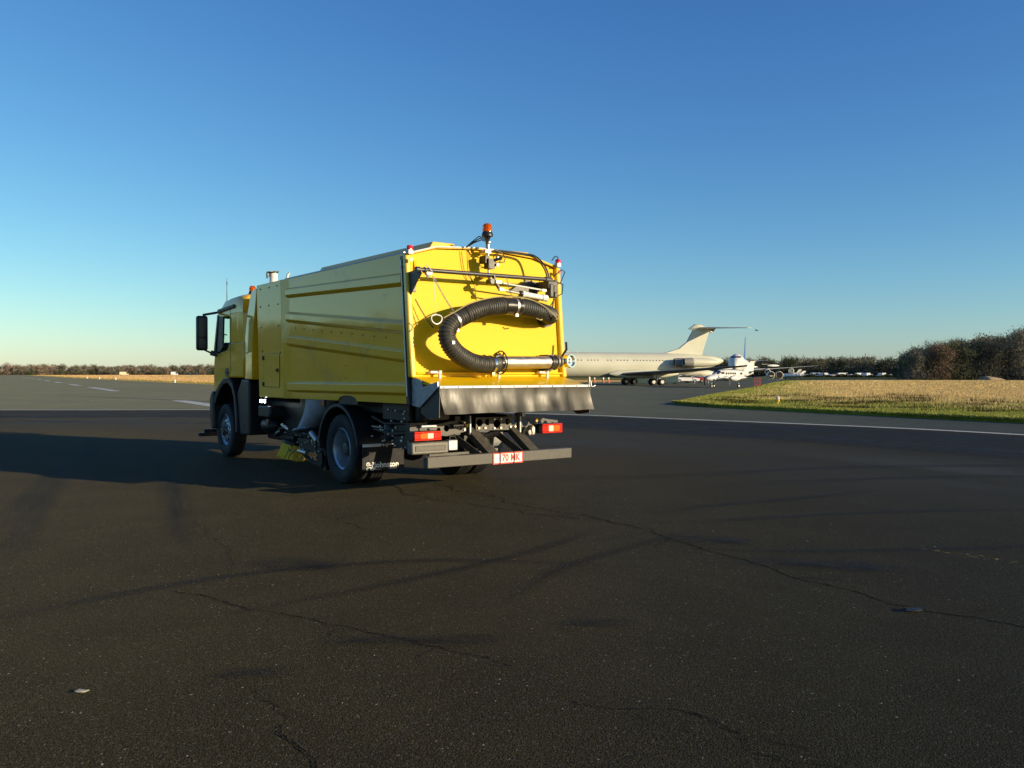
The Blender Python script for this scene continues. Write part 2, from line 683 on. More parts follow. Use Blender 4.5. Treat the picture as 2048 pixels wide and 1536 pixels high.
# grass field to the right of the runway: green strip by the asphalt, straw beyond
FIELD = [(8.4, 44.3), (9.4, 40.4), (11.3, 36.4), (14.2, 31.3), (16.5, 27.4), (38.1, -10), (80, -83), (140, -60), (220, 60), (260, 180), (170, 222), (99, 206),
         (70, 190), (60, 184), (49, 158), (27, 95), (15, 63), (10.2, 49.5)]


def green_w(x, y, rnd):
    d1 = 0.866 * x + 0.5 * y - 28
    d2 = (0.945 * x - 0.328 * y + 6.59) * 2.4
    d = np.minimum(d1, d2)
    return np.clip(1.3 - (d + rnd) / 21.0, 0, 1)


t = NT("straw_and_green_grass")
co = t.coord("World")
sx = t.n("ShaderNodeSeparateXYZ")
t.link(co, sx.inputs[0])
X, Y = sx.outputs[0], sx.outputs[1]
d1 = t.math('SUBTRACT', t.math('ADD', t.math('MULTIPLY', X, 0.866), t.math('MULTIPLY', Y, 0.5)), 28)
d2 = t.math('MULTIPLY', t.math('ADD', t.math('SUBTRACT', t.math('MULTIPLY', X, 0.945), t.math('MULTIPLY', Y, 0.328)), 6.59), 2.4)
d = t.math('MINIMUM', d1, d2)
nz = t.noise(co, 0.35, 5, 0.65)
d = t.math('ADD', d, t.math('MULTIPLY', t.math('SUBTRACT', nz, 0.5), 14))
fac = t.math('DIVIDE', d, 25)
b = t.noise(co, 2.5, 5, 0.7)
green = t.mix(t.ramp(b, [(0.35, 0), (0.65, 1)]), (0.14, 0.18, 0.02), (0.26, 0.30, 0.04))
straw = t.mix(t.ramp(b, [(0.35, 0), (0.65, 1)]), (0.34, 0.215, 0.07), (0.55, 0.345, 0.12))
t.set(color=t.mix(t.ramp(fac, [(0.35, 0), (0.85, 1)]), green, straw), rough=0.95, spec=0.1)
t.b.inputs['Diffuse Roughness'].default_value = 1.0
t.bump(b, 1.0, 0.2)
M['meadow'] = t.m
poly_sheet("grass_field", FIELD, 0.14, M['meadow'], skirt=0.20)

# far green strips beyond the straw
t = NT("far_green_turf")
b = t.noise(t.coord("World"), 0.3, 5, 0.7)
t.set(color=t.ramp(b, [(0.3, (0.06, 0.075, 0.018)), (0.7, (0.13, 0.135, 0.035))]), rough=0.95, spec=0.1)
t.b.inputs['Diffuse Roughness'].default_value = 1.0
t.bump(b, 1.0, 0.2)
M['turf'] = t.m
poly_sheet("far_turf", [(60, 184.5), (70, 190.5), (99, 206.5), (170, 222.5), (260, 180.5), (420, 200), (420, 460), (60, 520), (-200, 560), (-180, 380), (0, 240), (40, 200)], -0.03, M['turf'])

M['pale_concrete'] = simple("pale_concrete", (0.42, 0.40, 0.31), 0.9, 0, 0.12, 0.3)
poly_sheet("far_taxiway", [(40, 296), (98, 291), (141, 300), (142.5, 306), (98, 298), (38, 304)], 0.0, M['pale_concrete'])
# markings
def paint(name, c, wear):
    t = NT(name)
    co = t.coord("World")
    nz = t.noise(co, 9, 6, 0.75)
    t.set(color=t.ramp(t.noise(co, 2, 3), [(0.3, tuple(x * 0.85 for x in c)), (0.7, c)]), rough=0.7, spec=0.3,
          alpha=t.ramp(nz, [(wear - 0.06, 0), (wear + 0.06, 1)]))
    return t.m


M['line_white'] = paint("runway_line_paint", (0.60, 0.56, 0.46), 0.38)
M['line_worn'] = paint("worn_line_paint", (0.42, 0.40, 0.33), 0.46)
M['line_yellow'] = paint("worn_yellow_paint", (0.42, 0.31, 0.06), 0.60)
strip("edge_marking", W_CURVE, -0.19, 0.19, 0.009, M['line_white'], 0.7)
strip("taxi_marking", [(-60, 25), (-27.8, 46.4), (-23.8, 49.4), (-18.7, 53.0), (-8, 60.5)], -0.15, 0.15, 0.009, M['line_worn'], 1.0)
for k, (a0, a1) in enumerate([(-15.0 - 36.4 + 0, 0)]):
    pass
c0 = Vector((-14.6, 41.7))
cd = (Vector((-151.6, 268.3)) - c0).normalized()
for s0, s1 in ((-6.5, 9.2), (39, 62), (77, 93), (112, 128), (147, 163), (182, 198), (217, 233), (252, 268), (287, 303), (322, 338)):
    p0, p1 = c0 + cd * s0, c0 + cd * s1
    strip("centreline_dash", [p0, p1], -0.42, 0.42, 0.010, M['line_white'], 4.0, smooth=False)
strip("yellow_marking", [(3.75, 7.75), (4.0, 7.45), (4.3, 6.95), (4.8, 6.2)], -0.08, 0.06, 0.004, M['line_yellow'], 0.2)


# dark rubber laid along the inside of the curve
def soft_dark(name, c, amount, su, sv, edge=0.25, streak=True):
    t = NT(name)
    uv = t.coord("UV")
    mp = t.n("ShaderNodeMapping")
    mp.inputs["Scale"].default_value = (su, sv, 1)
    t.link(uv, mp.inputs["Vector"])
    nz = t.noise(mp.outputs[0], 1.0, 5, 0.65)
    sp = t.n("ShaderNodeSeparateXYZ")
    t.link(uv, sp.inputs[0])
    v = sp.outputs[1]
    prof = t.math('MULTIPLY', t.ramp(v, [(0.0, 0), (edge, 1)]), t.ramp(v, [(1 - edge, 1), (1.0, 0)]))
    pat = t.noise(t.coord("World"), 0.5, 4, 0.6)
    um = t.n("ShaderNodeUVMap", uv_map="ends")
    se = t.n("ShaderNodeSeparateXYZ")
    t.link(um.outputs[0], se.inputs[0])
    prof = t.math('MULTIPLY', prof, t.ramp(se.outputs[0], [(0.0, 0), (0.3, 1), (0.7, 1), (1.0, 0)]))
    al = t.math('MULTIPLY', t.math('MULTIPLY', prof, t.ramp(nz, [(0.30, 0.0), (0.62, 1)])), t.ramp(pat, [(0.2, 0.45), (0.6, 1.0)]))
    g = t.noise(t.coord("World"), 45, 3, 0.7)
    t.set(color=t.ramp(g, [(0.3, tuple(x * 0.5 for x in c)), (0.7, c)]), rough=0.7, spec=0.3, alpha=t.math('MULTIPLY', al, amount))
    t.bump(g, 0.4, 0.01)
    return t.m


M['rubber_band'] = soft_dark("rubbered_asphalt", (0.018, 0.017, 0.016), 0.85, 0.04, 16, 0.12)
M['tyre_mark'] = soft_dark("tyre_mark", (0.017, 0.0135, 0.009), 0.5, 0.15, 2.0, 0.4)
M['stain'] = soft_dark("oil_stain", (0.012, 0.010, 0.009), 0.7, 3.0, 3.0, 0.45)
M['worn'] = soft_dark("worn_pale_asphalt", (0.118, 0.106, 0.072), 0.55, 0.05, 3.0, 0.45)
strip("worn_apron_surface", W_CURVE, -15.0, -4.5, 0.0045, M['worn'], 1.0)  # paler soft-edged strip of apron along the inside of the curve
strip("rubbered_band", W_CURVE, -7.0, -0.5, 0.0055, M['rubber_band'], 1.0)
marks = [([(-10.2, 21), (-8.5, 17.0), (-6.9, 13), (-5.6, 9.9), (-4.5, 7.6), (-4.2, 6)], 0.30),
         ([(-6.2, 15.2), (-5.1, 12.7), (-3.9, 10), (-3.3, 8.6), (-2.7, 7.4)], 0.26),
         ([(6.5, 9.9), (5.1, 9.9), (3.2, 9.5), (2.0, 9.1), (1.3, 9.0)], 0.16),
         ([(5.0, 11.6), (3.2, 10.6), (2.2, 10.1), (1.5, 9.5)], 0.16),
         ([(5.6, 8.0), (3.9, 7.7), (2.1, 7.6), (1.4, 7.9)], 0.13),
         ([(1.9, 8.7), (1.2, 7.9), (0.4, 6.9), (-0.1, 5.7)], 0.11),
         ([(1.0, 8.9), (0.2, 7.6), (-0.9, 6.4), (-2.0, 5.5)], 0.12),
         ([(12, 15), (6, 14.5), (2.5, 13.2), (-0.5, 12.8)], 0.3),
         ([(13, 12), (8, 13.2), (4, 12.4), (2.2, 11.6)], 0.25),
         ([(-20, 30), (-14, 27.5), (-9, 27), (-3, 25)], 0.35),
         ([(-19, 26), (-13, 29), (-8, 31)], 0.3),
         ([(-34, 62), (-22, 52), (-14, 45), (-9, 37)], 0.5),
         ([(-3.5, 5.2), (-2.2, 6.6), (-0.6, 7.2), (1.2, 6.9)], 0.12)]
for i, (pts, w) in enumerate(marks):
    strip("tyre_marking", pts, -w, w, 0.006 + 0.0004 * i, M['tyre_mark'], 0.4)
for i, (x, y, l, w, an) in enumerate([(-1.35, 4.45, 0.22, 0.10, 0.2), (-0.75, 5.0, 0.35, 0.10, 0.0), (-1.75, 7.0, 0.5, 0.3, -0.3), (-0.3, 5.0, .3, .14, .1),
                                      (1.9, 8.05, 0.5, 0.25, -0.3), (0.55, 5.35, 0.25, 0.12, 0), (2.6, 7.0, .8, .25, -.2)]):
    dx, dy = math.cos(an) * l, math.sin(an) * l
    strip("oil_marking", [(x - dx, y - dy), (x, y + 0.03), (x + dx, y + dy)], -w, w, 0.0125 + 0.0004 * i, M['stain'], 0.05)

# cracks in the asphalt
t = NT("crack_dark")
g = t.noise(t.coord("World"), 30, 3, 0.7)
t.set(color=t.ramp(g, [(0.35, (0.004, 0.0035, 0.003)), (0.7, (0.014, 0.012, 0.009))]), rough=0.95, spec=0.1, alpha=t.ramp(t.noise(t.coord("World"), 6, 5, 0.8), [(0.34, 0), (0.45, 1)]))
M['crack'] = t.m
t = NT("crack_lip")
g = t.noise(t.coord("World"), 22, 4, 0.75)
t.set(color=t.ramp(g, [(0.35, (0.05, 0.042, 0.028)), (0.7, (0.10, 0.085, 0.055))]), rough=0.9, spec=0.2, alpha=t.ramp(g, [(0.48, 0), (0.56, 0.8)]))
M['lip'] = t.m
cracks = [([(-1.1, 12.4), (-0.6, 11.4), (-0.1, 10.5), (0.4, 9.9), (0.9, 9.4), (1.1, 9.0), (1.5, 8.2), (1.7, 7.7), (2.0, 7.2), (2.2, 6.6), (2.5, 6.2), (2.7, 5.8), (2.9, 5.6), (3.3, 5.2), (4.2, 4.2)], 0.012),
          ([(-1.9, 12.4), (-1.5, 11.6), (-1.1, 10.9), (-0.9, 10.6), (-0.4, 10.2), (0.1, 9.8), (0.75, 9.3)], 0.011),
          ([(-2.5, 6.2), (-2.1, 6.0), (-1.9, 5.8), (-1.5, 5.6), (-1.3, 5.5), (-1.0, 5.3), (-0.7, 5.1), (-0.4, 4.9), (-0.1, 4.7), (0.0, 4.6)], 0.007),
          ([(-1.3, 4.3), (-1.1, 4.0), (-1.0, 3.9), (-1.02, 3.72), (-0.9, 3.6), (-0.78, 3.4), (-0.7, 3.1)], 0.0055),
          ([(0.8, 4.0), (0.9, 3.9), (1.0, 3.75), (1.0, 3.6), (1.1, 3.5), (1.2, 3.3)], 0.006),
          ([(0.3, 4.1), (0.5, 4.0), (0.8, 4.0), (0.9, 3.9)], 0.005),
          ([(-3.4, 9.2), (-3.0, 8.3), (-2.5, 7.6), (-2.3, 7.1), (-2.2, 6.6)], 0.004),
          ([(-1.6, 9.9), (-1.9, 9.3), (-1.3, 8.6)], 0.008)]
def fractal(pts, seed):
    rr = random.Random(seed)
    out = [Vector(pts[0])]
    def go(a, b, k):
        d = b - a
        if d.length < 0.035:
            out.append(b)
            return
        n_ = Vector((-d.y, d.x))
        m = a.lerp(b, rr.uniform(0.4, 0.6)) + n_ * rr.gauss(0, 0.085)
        go(a, m, k + 1)
        go(m, b, k + 1)
    for a, b in zip(pts[:-1], pts[1:]):
        go(Vector(a), Vector(b), 0)
    return out


def branches(pts, seed):
    rr = random.Random(seed)
    out = []
    for k in range(max(1, len(pts) // 3)):
        i = rr.randrange(1, len(pts) - 1)
        p = Vector(pts[i])
        d = Vector(pts[i + 1]) - p if i + 1 < len(pts) else p - Vector(pts[i - 1])
        a = rr.choice((-1, 1)) * rr.uniform(0.6, 1.3)
        q = p + Vector((d.x * math.cos(a) - d.y * math.sin(a), d.x * math.sin(a) + d.y * math.cos(a))).normalized() * rr.uniform(0.15, 0.5)
        out.append([p, q])
    return out


allc = []
for i, (pts, w) in enumerate(cracks):
    allc.append((fractal(pts, i), w))
    for b in branches(pts, i + 50):
        allc.append((fractal(b, i + 70), w * 0.5))
for i, (pts, w) in enumerate(allc):
    st = random.getstate()
    strip("pavement_crack", pts, -w * 0.5, w * 0.5, 0.0052 + 0.00005 * i, M['crack'], 0.05, smooth=False, wj=0.85)
    random.setstate(st)
    strip("crack_edge_marking", pts, w * 0.6, w * 1.7, 0.0035 + 0.00003 * i, M['lip'], 0.05, smooth=False, wj=0.85)

# loose grit and debris
mb = MB()
for k in range(240):
    y = random.uniform(3.2, 13)
    x = random.uniform(-0.62, 0.62) * y
    r = random.uniform(0.002, 0.006) * (1 if y < 6 else 1.5)
    h = r * 0.8
    a = random.random() * 6.28
    vs = [(x + r * math.cos(a + q * 2.09) * random.uniform(0.7, 1.2), y + r * math.sin(a + q * 2.09) * random.uniform(.7, 1.2), 0.0) for q in range(3)] + [(x, y, h)]
    mb.add(vs, [(0, 1, 3), (1, 2, 3), (2, 0, 3)])
o = mb.build("loose_grit", simple("pale_grit", (0.17, 0.155, 0.125), 0.85, 0, 0.5, 3), smooth=0)
o['kind'] = 'stuff'
o.location.z = 0.001
# ---- END GROUND

# ------------------------------------------------------------------ road sweeper truck (local: x right, y forward, z up)
TR = empty("road_sweeper", (-0.1204, 11.0951, 0.0), 0.6435)
tag(TR, "yellow road sweeper truck with black hose on its rear door, parked on the asphalt", "sweeper truck")


def rear_y(z):
    return 0.24 + (z - 1.21) * 0.09


SECT = [(-1.0, 1.22), (1.0, 1.22), (1.2, 1.4), (1.2, 3.085), (0.8, 3.18), (0.2, 3.225), (-0.2, 3.225), (-0.8, 3.18), (-1.2, 3.085), (-1.2, 1.4)]
mb = MB()
mb.loft([[(x, rear_y(z) + 0.03, z) for x, z in SECT], [(x, 4.36 - (3.09 - z) * 0.075, z) for x, z in SECT]])
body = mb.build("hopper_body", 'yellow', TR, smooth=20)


def side_pts():
    pts = [(0.24, 1.205), (1.74, 1.20)]  # with the cut-out above the rear wheel
    for k in range(9):
        a = math.pi * k / 8
        pts.append((2.04 - 0.29 * math.cos(a), 1.20 + 0.075 * math.sin(a)))
    pts += [(2.36, 1.195), (4.02, 1.185), (4.14, 3.095), (0.43, 3.095)]
    return pts


RIBS = [  # (front: top, face-top, face-bottom, bottom), (rear: ...)
    ((2.95, 2.92, 2.83, 2.78), (2.85, 2.82, 2.72, 2.67), 4.13, 0.46),
    ((2.57, 2.53, 2.44, 2.385), (2.25, 2.20, 2.11, 2.065), 4.11, 0.39),
    ((2.20, 2.17, 2.06, 2.005), (1.89, 1.85, 1.75, 1.71), 4.09, 0.37),
    ((1.455, 1.425, 1.32, 1.28), (1.475, 1.44, 1.34, 1.30), 4.05, 0.31)]
for s in (-1, 1):
    mb = MB()
    mb.prism(side_pts(), s * 1.165, s * 1.208, 'X')
    # bevelled step up to the wider housing in front
    mb.add([(s * 1.208, 4.14, 3.095), (s * 1.25, 4.37, 3.095), (s * 1.25, 4.235, 1.18), (s * 1.208, 4.02, 1.185),
            (s * 1.16, 4.14, 3.095), (s * 1.16, 4.37, 3.095), (s * 1.16, 4.235, 1.18), (s * 1.16, 4.02, 1.185)],
           [(0, 1, 2, 3), (4, 7, 6, 5), (0, 4, 5, 1), (3, 2, 6, 7), (1, 5, 6, 2), (0, 3, 7, 4)])
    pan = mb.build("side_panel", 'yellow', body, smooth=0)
    mb = MB()
    mb.prism([(2.04 - 0.30 * math.cos(math.pi * k / 10), 1.195 + 0.082 * math.sin(math.pi * k / 10)) for k in range(11)] + [(2.34, 1.15), (1.74, 1.15)], s * 1.14, s * 1.198, 'X')
    mb.build("wheel_arch_liner", 'black', body, smooth=0)
    for (f, r, yf, yr) in RIBS:
        mb = MB()
        for_secs = []
        o0, o1 = s * 1.207, s * 1.2495
        # the rib runs into the bevel in front
        secs = []
        for (y, z4, bump) in ((yf + 0.07, f, 1), (yf, f, 1), (yr, r, 1)):
            secs.append([(o0, y, z4[0]), (o1, y, z4[1]), (o1, y, z4[2]), (o0, y, z4[3])])
        mb.loft(secs)
        mb.build("side_rib", 'yellow', body, smooth=0, bevel=0.006)
    mb = MB()
    for k in range(10):
        q = k / 9
        y = 3.86 - q * 2.95
        z = 2.295 - q * 0.245
        mb.lathe([(0.012, 0), (0.010, 0.008), (0, 0.010)], (s * 1.207, y, z), (s, 0, 0), 8)
    for z in (1.86, 1.69, 1.52):
        mb.lathe([(0.010, 0), (0.008, 0.007), (0, 0.009)], (s * 1.207, 2.08, z), (s, 0, 0), 8)
    pieces(mb, "bolt_head", 'dark_grey', body)
    # dark seal between side wall and rear door
    mb = MB()
    mb.loft([[(s * 1.205, rear_y(z) + 0.06, z), (s * 1.255, rear_y(z) + 0.06, z), (s * 1.255, rear_y(z) - 0.0, z), (s * 1.205, rear_y(z) - 0.0, z)] for z in (1.2, 3.05)])
    mb.build("door_seal", 'dark_grey', body)
    mb = MB()
    mb.tube([(s * 1.262, rear_y(z) + 0.03, z) for z in (1.3, 1.8, 2.4, 3.0)], 0.009, 8)
    for z in (1.45, 1.95, 2.45, 2.9):
        mb.box(s * 1.262 - 0.014, s * 1.262 + 0.014, rear_y(z) + 0.015, rear_y(z) + 0.045, z, z + 0.03)
    mb.build("cable_conduit", 'steel', body)
# roof plates
for x0, x1, zb in ((-0.82, -0.36, 3.19), (0.45, 0.88, 3.18)):
    mb = MB()
    mb.loft([[(x0, y, zb - 0.02), (x1, y, zb - 0.02), (x1 - 0.07, y, zb + 0.095), (x0 + 0.07, y, zb + 0.095)] for y in (0.5, 3.9)])
    mb.build("roof_rib", 'yellow', body, smooth=0, bevel=0.008)
mb = MB()
for s in (-1, 1):
    mb.tube([(s * 1.2, y, 3.10) for y in (0.45, 4.3)], 0.014, 6)
pieces(mb, "roof_gutter", 'galv', body)

# engine housing between hopper and cab
HP = [(4.37, 3.095), (5.45, 3.09), (5.33, 1.18), (4.235, 1.18)]
mb = MB()
mb.prism(HP, -1.252, 1.252, 'X')
house = mb.build("engine_housing", 'yellow', TR, smooth=0, bevel=0.012)
for s in (-1,):
    mb = MB()
    D = [(5.115, 1.90), (4.41, 1.90), (4.41, 1.36), (5.09, 1.36)]
    mb.prism(D, s * 1.2525, s * 1.262, 'X')
    door = mb.build("access_door", 'yellow', house, smooth=0, bevel=0.004)
    mb = MB()
    for a, b in zip(D, D[1:] + D[:1]):
        mb.obox((s * 1.2535, *a), (s * 1.2535, *b), 0.012, 0.012, (1, 0, 0))
    mb.build("door_gap", 'black', house)
    for z in (1.84, 1.40):
        mb = MB()
        mb.box(s * 1.285, s * 1.262, 5.07, 5.12, z - 0.035, z + 0.035)
        mb.build("door_hinge", 'black_plastic', house, bevel=0.006)
    mb = MB()
    mb.box(s * 1.275, s * 1.262, 4.44, 4.50, 1.60, 1.66)
    mb.tube([(s * 1.275, 4.47, 1.63), (s * 1.295, 4.47, 1.63), (s * 1.295, 4.42, 1.66)], 0.008, 6)
    mb.build("door_latch", 'black_plastic', house)
    mb = MB()
    for y, z in ((5.26, 3.01), (4.86, 3.01), (4.52, 3.01), (5.26, 2.71), (4.88, 2.71), (4.48, 2.71), (5.23, 2.36), (4.45, 2.36), (5.18, 1.95), (4.38, 1.92)):
        mb.lathe([(0.015, 0), (0.012, 0.009), (0, 0.011)], (s * 1.252, y, z), (s, 0, 0), 8)
    pieces(mb, "bolt_head", 'dark_grey', house)
# recess and curved wind fairing behind the cab
mb = MB()
mb.prism([(5.46, 3.0), (5.75, 2.98), (5.95, 1.5), (5.34, 1.5)], -1.13, 1.13, 'X')
mb.build("duct_casing", 'yellow', TR, smooth=0)
FL = [(5.88, 3.03), (5.93, 2.97), (5.97, 2.90), (6.03, 2.77), (6.08, 2.64), (6.15, 2.44), (6.2, 2.24), (6.22, 2.0), (6.22, 1.47)]
FR = [(5.46, 3.05), (5.465, 2.97), (5.475, 2.88), (5.52, 2.70), (5.575, 2.53), (5.63, 2.33), (5.665, 2.15), (5.68, 1.95), (5.68, 1.47)]
mb = MB()
mb.loft([[(-(1.185 if i < len(FL) else 1.25), y, z) for i, (y, z) in enumerate(FL + FR[::-1])], [((1.185 if i < len(FL) else 1.25), y, z) for i, (y, z) in enumerate(FL + FR[::-1])]])
mb.build("wind_fairing", 'yellow_clean', TR, smooth=25, bevel=0.02)
# exhaust stack
mb = MB()
mb.lathe([(0.07, 0), (0.07, 0.3), (0.062, 0.3), (0.062, 0.1)], (-0.98, 5.36, 3.02), (0, 0, 1), 20)
st = mb.build("exhaust_stack", 'white_metal', TR)
mb = MB()
mb.lathe([(0.078, 0), (0.078, 0.03)], (-0.98, 5.36, 3.31), (0, 0, 1), 16)
mb.obox((-1.07, 5.36, 3.33), (-0.90, 5.36, 3.345), 0.14, 0.012)
mb.obox((-1.08, 5.40, 3.22), (-1.075, 5.40, 3.34), 0.03, 0.02)
mb.box(-1.09, -1.05, 5.36, 5.42, 3.25, 3.32)
mb.build("rain_flap", 'black', st)
mb = MB()
mb.tube([(-1.05, 4.58, 3.08), (-1.05, 4.58, 3.2), (-1.02, 4.56, 3.24)], 0.022, 8)
mb.build("lifting_lug", 'white_metal', TR)


# beacons
def beacon(p, r, h, lens_name="beacon"):
    mb = MB()
    mb.lathe([(r * 1.18, 0), (r * 1.18, 0.02), (r * 1.02, 0.05), (r * 0.95, 0.06)], p, (0, 0, 1), 20)
    b = mb.build("beacon", 'black_plastic', TR)
    q = (p[0], p[1], p[2] + 0.055)
    mb = MB()
    mb.lathe([(r, 0), (r * 0.98, h * 0.55), (r * 0.86, h * 0.82), (r * 0.5, h * 0.97), (0, h)], q, (0, 0, 1), 20)
    mb.build("beacon_lens", 'amber', b, smooth=60)
    mb = MB()
    mb.lathe([(r * 0.5, 0.0), (r * 0.55, h * 0.5), (r * 0.3, h * 0.7), (0, h * 0.72)], q, (0, 0, 1), 12)
    mb.build("bulb", 'bulb', b)
    return b


bb = beacon((-0.105, 0.2, 3.375), 0.064, 0.115)
mb = MB()
mb.lathe([(0.022, 0), (0.026, 0.05), (0.05, 0.10), (0.055, 0.105)], (-0.105, 0.2, 3.27), (0, 0, 1), 14)
mb.build("beacon_socket", 'black_plastic', bb)
mb = MB()
mb.tube([(-0.10, 0.2, 3.28), (-0.09, 0.2, 3.05), (-0.075, 0.2, 2.78)], 0.017, 10)
mb.box(-0.135, -0.055, 0.19, 0.36, 3.16, 3.20)
mb.box(-0.12, -0.05, 0.19, 0.38, 2.84, 2.87)
mb.lathe([(0.028, 0), (0.028, 0.05)], (-0.1, 0.2, 3.22), (0, 0, 1), 10)
mb.tube([(-0.13, 0.2, 3.3), (-0.06, 0.2, 3.3)], 0.012, 6)
mb.build("beacon_pole", 'steel', bb)
mb = MB()
mb.box(-0.13, -0.03, 0.13, 0.24, 2.95, 3.08)
mb.box(-0.16, -0.10, 0.16, 0.30, 3.02, 3.12)
mb.tube([(-0.04, 0.14, 3.06), (0.03, 0.10, 3.09), (0.05, 0.10, 3.09)], 0.022, 8)
mb.build("pole_valve", 'black', bb)
mb = MB()
mb.box(-0.025, 0.01, 0.10, 0.14, 2.985, 3.02)
mb.box(-0.01, 0.015, 0.10, 0.14, 3.09, 3.11)
pieces(mb, "valve_fitting", 'galv', bb)
beacon((-0.93, 6.52, 3.03), 0.062, 0.11)

# rear door
DP = [(-1.17, 1.53), (1.19, 1.53), (1.19, 3.06), (0.8, 3.165), (0.2, 3.205), (-0.2, 3.205), (-0.8, 3.165), (-1.17, 3.06)]
mb = MB()
mb.loft([[(x, rear_y(z) - 0.02, z) for x, z in DP], [(x, rear_y(z) + 0.03, z) for x, z in DP]])
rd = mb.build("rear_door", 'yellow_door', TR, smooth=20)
mb = MB()
for s in (-1, 1):
    xo, xi = (s * 1.255, s * 1.165)
    ex = lambda z: 0.02 * (max(0, 2.1 - z) / 0.6) ** 2
    mb.loft([[(xo, rear_y(z) - 0.075 - ex(z), z), (xo, rear_y(z) + 0.01, z), (xi, rear_y(z) + 0.01, z), (xi + s * 0.01, rear_y(z) - 0.073 - ex(z), z)] for z in (1.53, 1.6, 1.67, 1.74, 1.81, 1.88, 1.95, 2.02, 2.1, 2.5, 2.9, 3.08)])
pieces(mb, "door_flange", 'yellow_flange', rd, smooth=60, bevel=0.02)
mb = MB()
top = DP[2:]
for a, b in zip(top[:-1], top[1:]):
    mb.obox((a[0], rear_y(a[1]) - 0.02, a[1] + 0.022), (b[0], rear_y(b[1]) - 0.02, b[1] + 0.022), 0.10, 0.022, (0, 0, 1))
mb.build("door_head", 'yellow_door', rd, smooth=0)
mb = MB()
for a, b in zip(top[:-1], top[1:]):
    if a[0] > 0.3 or b[0] < -0.9 or b[0] > 0.5:
        continue
    mb.tube([(a[0], rear_y(a[1]) - 0.075, a[1] + 0.03), (b[0], rear_y(b[1]) - 0.075, b[1] + 0.03)], 0.011, 8)
mb.tube([(-1.17, rear_y(3.06) - 0.075, 3.09), (-0.8, rear_y(3.1) - 0.075, 3.195)], 0.011, 8)
pieces(mb, "wash_pipe", 'white_metal', rd)
mb = MB()
mb.box(-1.165, 1.185, rear_y(1.6) - 0.075, rear_y(1.6) - 0.015, 1.575, 1.60)
mb.box(-1.165, 1.185, rear_y(1.6) - 0.045, rear_y(1.6) - 0.015, 1.535, 1.575)
mb.build("door_foot", 'yellow_door', rd, smooth=0, bevel=0.006)
for x in (-1.09, 1.13):
    mb = MB()
    y0 = rear_y(2.9)
    mb.add([(x - 0.02, y0 - 0.02, 2.72), (x + 0.02, y0 - 0.02, 2.72), (x + 0.02, y0 - 0.02, 3.0), (x - 0.02, y0 - 0.02, 3.0),
            (x - 0.02, y0 - 0.10, 2.75), (x + 0.02, y0 - 0.10, 2.75)], [(0, 3, 2, 1), (0, 4, 3), (1, 2, 5), (3, 4, 5, 2), (0, 1, 5, 4)])
    mb.build("door_gusset", 'yellow_door', rd, smooth=0)
for x in (-0.93, -0.02, 0.80):
    mb = MB()
    mb.box(x - 0.08, x + 0.08, 0.13, 0.205, 1.585, 1.615)
    mb.lathe([(0.02, -0.06), (0.02, 0.03)], (x + 0.05, 0.13, 1.56), (0, 0, 1), 10)
    mb.lathe([(0.03, 0), (0.03, 0.02)], (x + 0.05, 0.13, 1.60), (0, 0, 1), 8)
    mb.tube([(x + 0.05, 0.12, 1.52), (x + 0.07, 0.10, 1.47)], 0.014, 8)
    mb.build("door_clamp", 'white_metal', rd, bevel=0.004)
# red marker lamps on top corners, amber reflector plates below
for x, z in ((-1.21, 3.115), (1.18, 3.135)):
    mb = MB()
    mb.lathe([(0.04, 0), (0.04, 0.04), (0.03, 0.055), (0, 0.058)], (x, 0.30, z), (0, 0, 1), 14)
    ml = mb.build("marker_lamp", 'red_lens', TR)
    mb = MB()
    mb.box(x - 0.03, x + 0.03, 0.27, 0.345, z - 0.05, z - 0.003)
    mb.build("lamp_bracket", 'galv', ml)
    mb = MB()
    mb.box(x - 0.022, x + 0.022, 0.262, 0.27, z - 0.15, z - 0.10)
    mb.build("amber_reflector", 'orange_lens', ml)

# boom bar and suction hose carrier
YB = 0.05
mb = MB()
mb.tube([(-1.24, YB, 2.845), (0.74, YB, 2.858)], 0.027, 14)
mb.lathe([(0.036, 0), (0.036, 0.05)], (-1.27, YB, 2.845), (1, 0, 0), 12)
boom = mb.build("boom_bar", 'dark_grey', TR)
mb = MB()
mb.prism([(0.385, 2.84), (0.03, 2.86), (0.02, 2.80), (0.12, 2.72), (0.345, 2.50)], -1.215, -1.195, 'X')
mb.box(-1.24, -1.10, 0.33, 0.36, 2.60, 2.80)
mb.build("boom_gusset", 'dark_grey', boom, smooth=0, bevel=0.004)
mb = MB()
mb.box(-1.13, -1.06, YB - 0.03, YB + 0.03, 2.79, 2.82)
mb.ring((-1.15, YB, 2.845), (1, 0, 0), 0.032, 0.010, 16, 6)
mb.ring((-1.09, YB, 2.845), (1, 0, 0), 0.032, 0.010, 16, 6)
mb.lathe([(0.022, 0), (0.022, 0.04)], (-1.13, YB - 0.05, 2.79), (0, 0, -1), 8)
mb.build("bar_shackle", 'steel', boom)
mb = MB()   # knuckle block at the right
mb.box(0.78, 0.94, 0.02, 0.34, 2.74, 2.84)
mb.box(0.80, 0.86, 0.0, 0.12, 2.62, 2.80)
mb.box(0.90, 0.95, 0.03, 0.10, 2.62, 2.86)
mb.box(0.78, 0.95, 0.10, 0.36, 2.62, 2.66)
mb.box(0.86, 0.92, 0.0, 0.05, 2.68, 2.78)
mb.tube([(0.74, YB, 2.858), (0.86, YB, 2.85)], 0.04, 10)
mb.build("boom_knuckle", 'frame_grey', boom, smooth=30, bevel=0.01)
mb = MB()
mb.prism([(0.62, 2.86), (0.80, 2.84), (0.80, 2.66), (0.34, 2.70), (0.40, 2.74)], 0.28, 0.30, 'Y')
